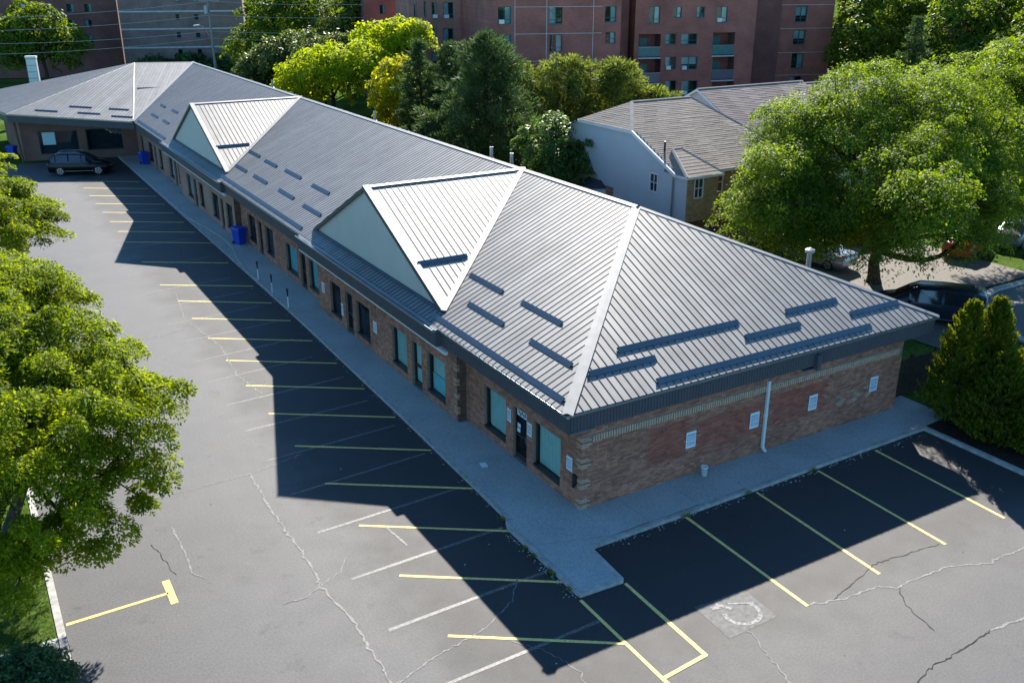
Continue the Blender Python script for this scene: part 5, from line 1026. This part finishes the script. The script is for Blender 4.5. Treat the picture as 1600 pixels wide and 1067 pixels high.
# ================================================================ CARS
TYRE = pm('tyre', (.02,.02,.02), .85, .2); RIM = pm('alloy_rim', (.45,.46,.48), .3, .5, metal=.8); CGL = pm('car_glass', (.015,.02,.025), .06, .7); HL = pm('headlamp', (.7,.72,.75), .15, .6); TL = pm('tail_lamp', (.35,.01,.01), .25, .6); CHR = pm('chrome', (.6,.6,.62), .15, .5, metal=.9)
def car(name, label, cat, loc, rz, L, W, H, paint, style='suv'):
    t = thing(name, label, cat, loc, rz); h = W/2
    # stations along x: (x, z_bottom, z_shoulder, z_top, half width at shoulder, half width at top)
    st = {'suv':[(-.5,.42,.62,.98,.42,.40),(-.485,.27,.62,1.02,.47,.44),(-.44,.24,.62,1.46,.49,.40),(-.36,.23,.61,1.64,.5,.385),(-.15,.23,.60,1.68,.5,.385),(.06,.23,.59,1.63,.5,.385),(.13,.23,.59,1.5,.5,.39),(.25,.23,.58,1.06,.5,.44),(.40,.24,.56,.97,.485,.43),(.475,.26,.52,.84,.44,.38),(.5,.34,.5,.72,.38,.33)],
          'van':[(-.5,.42,.62,1.05,.43,.41),(-.488,.27,.62,1.3,.48,.42),(-.46,.24,.62,1.66,.49,.41),(-.36,.23,.61,1.75,.5,.40),(-.1,.23,.60,1.78,.5,.40),(.12,.23,.59,1.72,.5,.40),(.2,.23,.59,1.52,.5,.41),(.33,.23,.58,1.08,.5,.44),(.42,.24,.56,.95,.48,.42),(.48,.26,.52,.82,.44,.38),(.5,.34,.5,.72,.38,.33)],
          'sedan':[(-.5,.40,.58,.86,.41,.38),(-.485,.26,.58,.95,.46,.42),(-.40,.22,.58,1.0,.49,.43),(-.30,.20,.57,1.12,.5,.42),(-.2,.20,.56,1.38,.5,.37),(-.05,.20,.56,1.44,.5,.37),(.07,.20,.55,1.40,.5,.37),(.12,.20,.55,1.28,.5,.38),(.22,.20,.54,.96,.5,.43),(.38,.22,.52,.88,.485,.43),(.475,.25,.48,.76,.44,.38),(.5,.33,.46,.66,.38,.33)]}[style]
    sc = H/max(s[3] for s in st); rows = []
    for x, zb, zs, zt, ws, wt in st:
        zb, zs, zt = zb*sc, zs*sc, zt*sc; belt = min(zt-.02, 1.02*sc); wsh, wtp = ws*2*h, wt*2*h; wb_ = wsh-(wsh-wtp)*.25 if zt > belt+.1 else wtp+(wsh-wtp)*.5
        rows.append([(x*L,-wsh*.9,zb),(x*L,-wsh,zs*.75),(x*L,-wsh,zs+.12),(x*L,-wb_,belt),(x*L,-wtp,zt-.05*sc),(x*L,-wtp*.82,zt),(x*L,0,zt+.015)])
    for r in rows: r += [(p[0],-p[1],p[2]) for p in r[-2::-1]]
    n = len(rows[0]); m = MB(); vs = [p for r in rows for p in r]; fs = []
    for i in range(len(rows)-1):
        for k_ in range(n-1): fs.append((i*n+k_, (i+1)*n+k_, (i+1)*n+k_+1, i*n+k_+1))
        fs.append((i*n+n-1, (i+1)*n+n-1, (i+1)*n, i*n))
    fs += [tuple(range(n)), tuple(range((len(rows)-1)*n, len(rows)*n))[::-1]]; m.add(vs, fs)
    lpart('body', m, paint, t, True)
    # glass: quads between belt and roof edge, pushed slightly out
    gi = [i for i, s in enumerate(st) if s[3]*sc > 1.02*sc+.22]
    def gq(pts, nm, mat=CGL):
        g_ = MB(); c = sum((Vector(p) for p in pts), Vector())/len(pts); nn = (Vector(pts[1])-Vector(pts[0])).cross(Vector(pts[2])-Vector(pts[0])).normalized(); o_ = nn if nn.dot(c-Vector((0,0,.8))) > 0 else -nn
        g_.poly([c+(Vector(p)-c)*.9+o_*.012 for p in pts]); lpart(nm, g_, mat, t)
    for i0, i1 in zip(gi, gi[1:]):
        gq([rows[i0][3],rows[i1][3],rows[i1][4],rows[i0][4]], 'side_window'); gq([rows[i0][n-4],rows[i1][n-4],rows[i1][n-5],rows[i0][n-5]], 'side_window')
    f = gi[-1]; gq([rows[f][5],rows[f+1][5],rows[f+1][n-6],rows[f][n-6]], 'windscreen'); b_ = gi[0]; gq([rows[b_][5],rows[b_-1][5],rows[b_-1][n-6],rows[b_][n-6]], 'rear_window')
    wr = .36*sc if style != 'sedan' else .33
    for sx in (-.30, .31):
        for sy in (-1, 1):
            w_ = MB(); w_.lathe([(0,-.11),(wr*.62,-.11),(wr*.66,-.125),(wr*.95,-.125),(wr,-.09),(wr,.09),(wr*.95,.125),(wr*.66,.125),(wr*.62,.11),(0,.11)], (0,0,0), 20, axis='y')
            wo = lmesh('wheel', w_.mesh('wheel', TYRE), t, (sx*L, sy*(h-.12), wr))
            r_ = MB()
            for k_ in range(5):
                a = k_*2*math.pi/5
                r_.obox((math.cos(a)*.05-math.sin(a)*.03, sy*.115, math.sin(a)*.05+math.cos(a)*.03), (math.cos(a)*wr*.56,0,math.sin(a)*wr*.56), (math.sin(a)*.06,0,-math.cos(a)*.06), (0,sy*.02,0))
            r_.lathe([(wr*.54,sy*.112),(wr*.54,sy*.132),(wr*.64,sy*.132),(wr*.64,sy*.112)], (0,0,0), 20, axis='y'); lmesh('rim', r_.mesh('rim', RIM), wo)
    for sy in (-1, 1):
        m = MB(); m.obox((.455*L, sy*.62*h, .66*sc), (.03*L,-sy*.02,0), (-.03*L, sy*.24*h, 0), (0,0,.12)); lpart('headlight', m, HL, t)
        m = MB(); m.obox((-.497*L, sy*.6*h, .85*sc), (.03*L, sy*.26*h, 0), (.02,0,0), (0,0,.18)); lpart('tail_light', m, TL, t)
        m = MB(); m.obox((.17*L, sy*(h*.93), 1.0*sc), (.16,0,0), (0,sy*.2,.02), (0,0,.13)); lpart('mirror', m, paint, t)
        m = MB(); m.box(-.3*L+wr, .31*L-wr, min(sy*(h+.004),sy*(h-.03)), max(sy*(h+.004),sy*(h-.03)), .33*sc, .37*sc); lpart('sill_trim', m, CHR, t)
        if style == 'suv':
            m = MB(); zz_ = 1.69*sc; m.tube([(-.36*L,sy*.7*h,zz_-.04),(-.3*L,sy*.7*h,zz_+.05),(.0*L,sy*.7*h,zz_+.05),(.05*L,sy*.7*h,zz_-.03)], .02, 6); lpart('roof_rail', m, CHR, t)
            m = MB(); m.tube([(-.4*L,sy*h*.955,1.02*sc),(.2*L,sy*h*.975,1.0*sc)], .014, 5); lpart('window_trim', m, CHR, t)
    m = MB(); m.obox((.492*L,-.3*h,.5*sc), (.02,0,0), (0,.6*h,0), (-.01,0,.2)); lpart('grille', m, BLACK, t)
    return t
pt_black = pm('black_paint', (.005,.005,.006), .2, .2, var=.02); pt_navy = pm('navy_paint', (.012,.018,.035), .22, .6, var=.02)
car('car', 'black sport utility car with silver rims parked before the far wing', 'car', (-5.95,68.7,0), math.atan2(-.36,.93), 5.15, 2.05, 1.85, pt_black, 'suv')
car('minivan', 'dark minivan with pale windscreen parked behind the cedars', 'van', (26.0,6.4,-.02), math.atan2(.81,-.59), 5.3, 2.05, 1.85, pt_navy, 'van')
car('car', 'silver car in the shade beside the big tree trunk', 'car', (28.6,16.4,-.02), R(100), 4.7, 1.85, 1.5, pm('silver_paint', (.35,.37,.4), .25, .5, metal=.5, var=.02), 'sedan')
car('car', 'bright red car half hidden under the big tree canopy', 'car', (38.6,13.2,-.02), R(20), 4.6, 1.85, 1.5, pm('red_paint', (.5,.012,.02), .25, .6, var=.02), 'sedan')
car('car', 'grey car at the right edge behind the low branches', 'car', (43.5,13.0,-.02), R(15), 4.6, 1.85, 1.5, pm('grey_paint', (.16,.17,.2), .25, .5, metal=.4, var=.02), 'sedan')
# utility box by the fence and grass on the island
m = MB(); m.box(-.3,.3,-.25,.25,0,1.1).box(-.33,.33,-.28,.28,1.1,1.16); single('utility_box', m, pm('green_box_paint', (.06,.13,.13), .6), 'grey-green utility box behind the board fence', 'utility box', (17.5,2.0,-.05))
rg_ = np.random.default_rng(5); n = 16000
pos = np.stack([rg_.uniform(-20,-15.6,n), rg_.uniform(1.8,14,n), np.full(n,.13)], 1); ax = rg_.normal(size=(n,3))*.5+np.array([0,0,1.])
gme = quadmesh('grass_blades', leaves(pos, ax, unit(rg_,n), rg_.uniform(.06,.13,n), np.full(n,.018)), leafmat('grass_blade', (.05,.09,.015), (.13,.15,.02), .4))
link('grass_blades', gme, None, None, kind='stuff', label='short grass on the island under the left trees', category='grass')
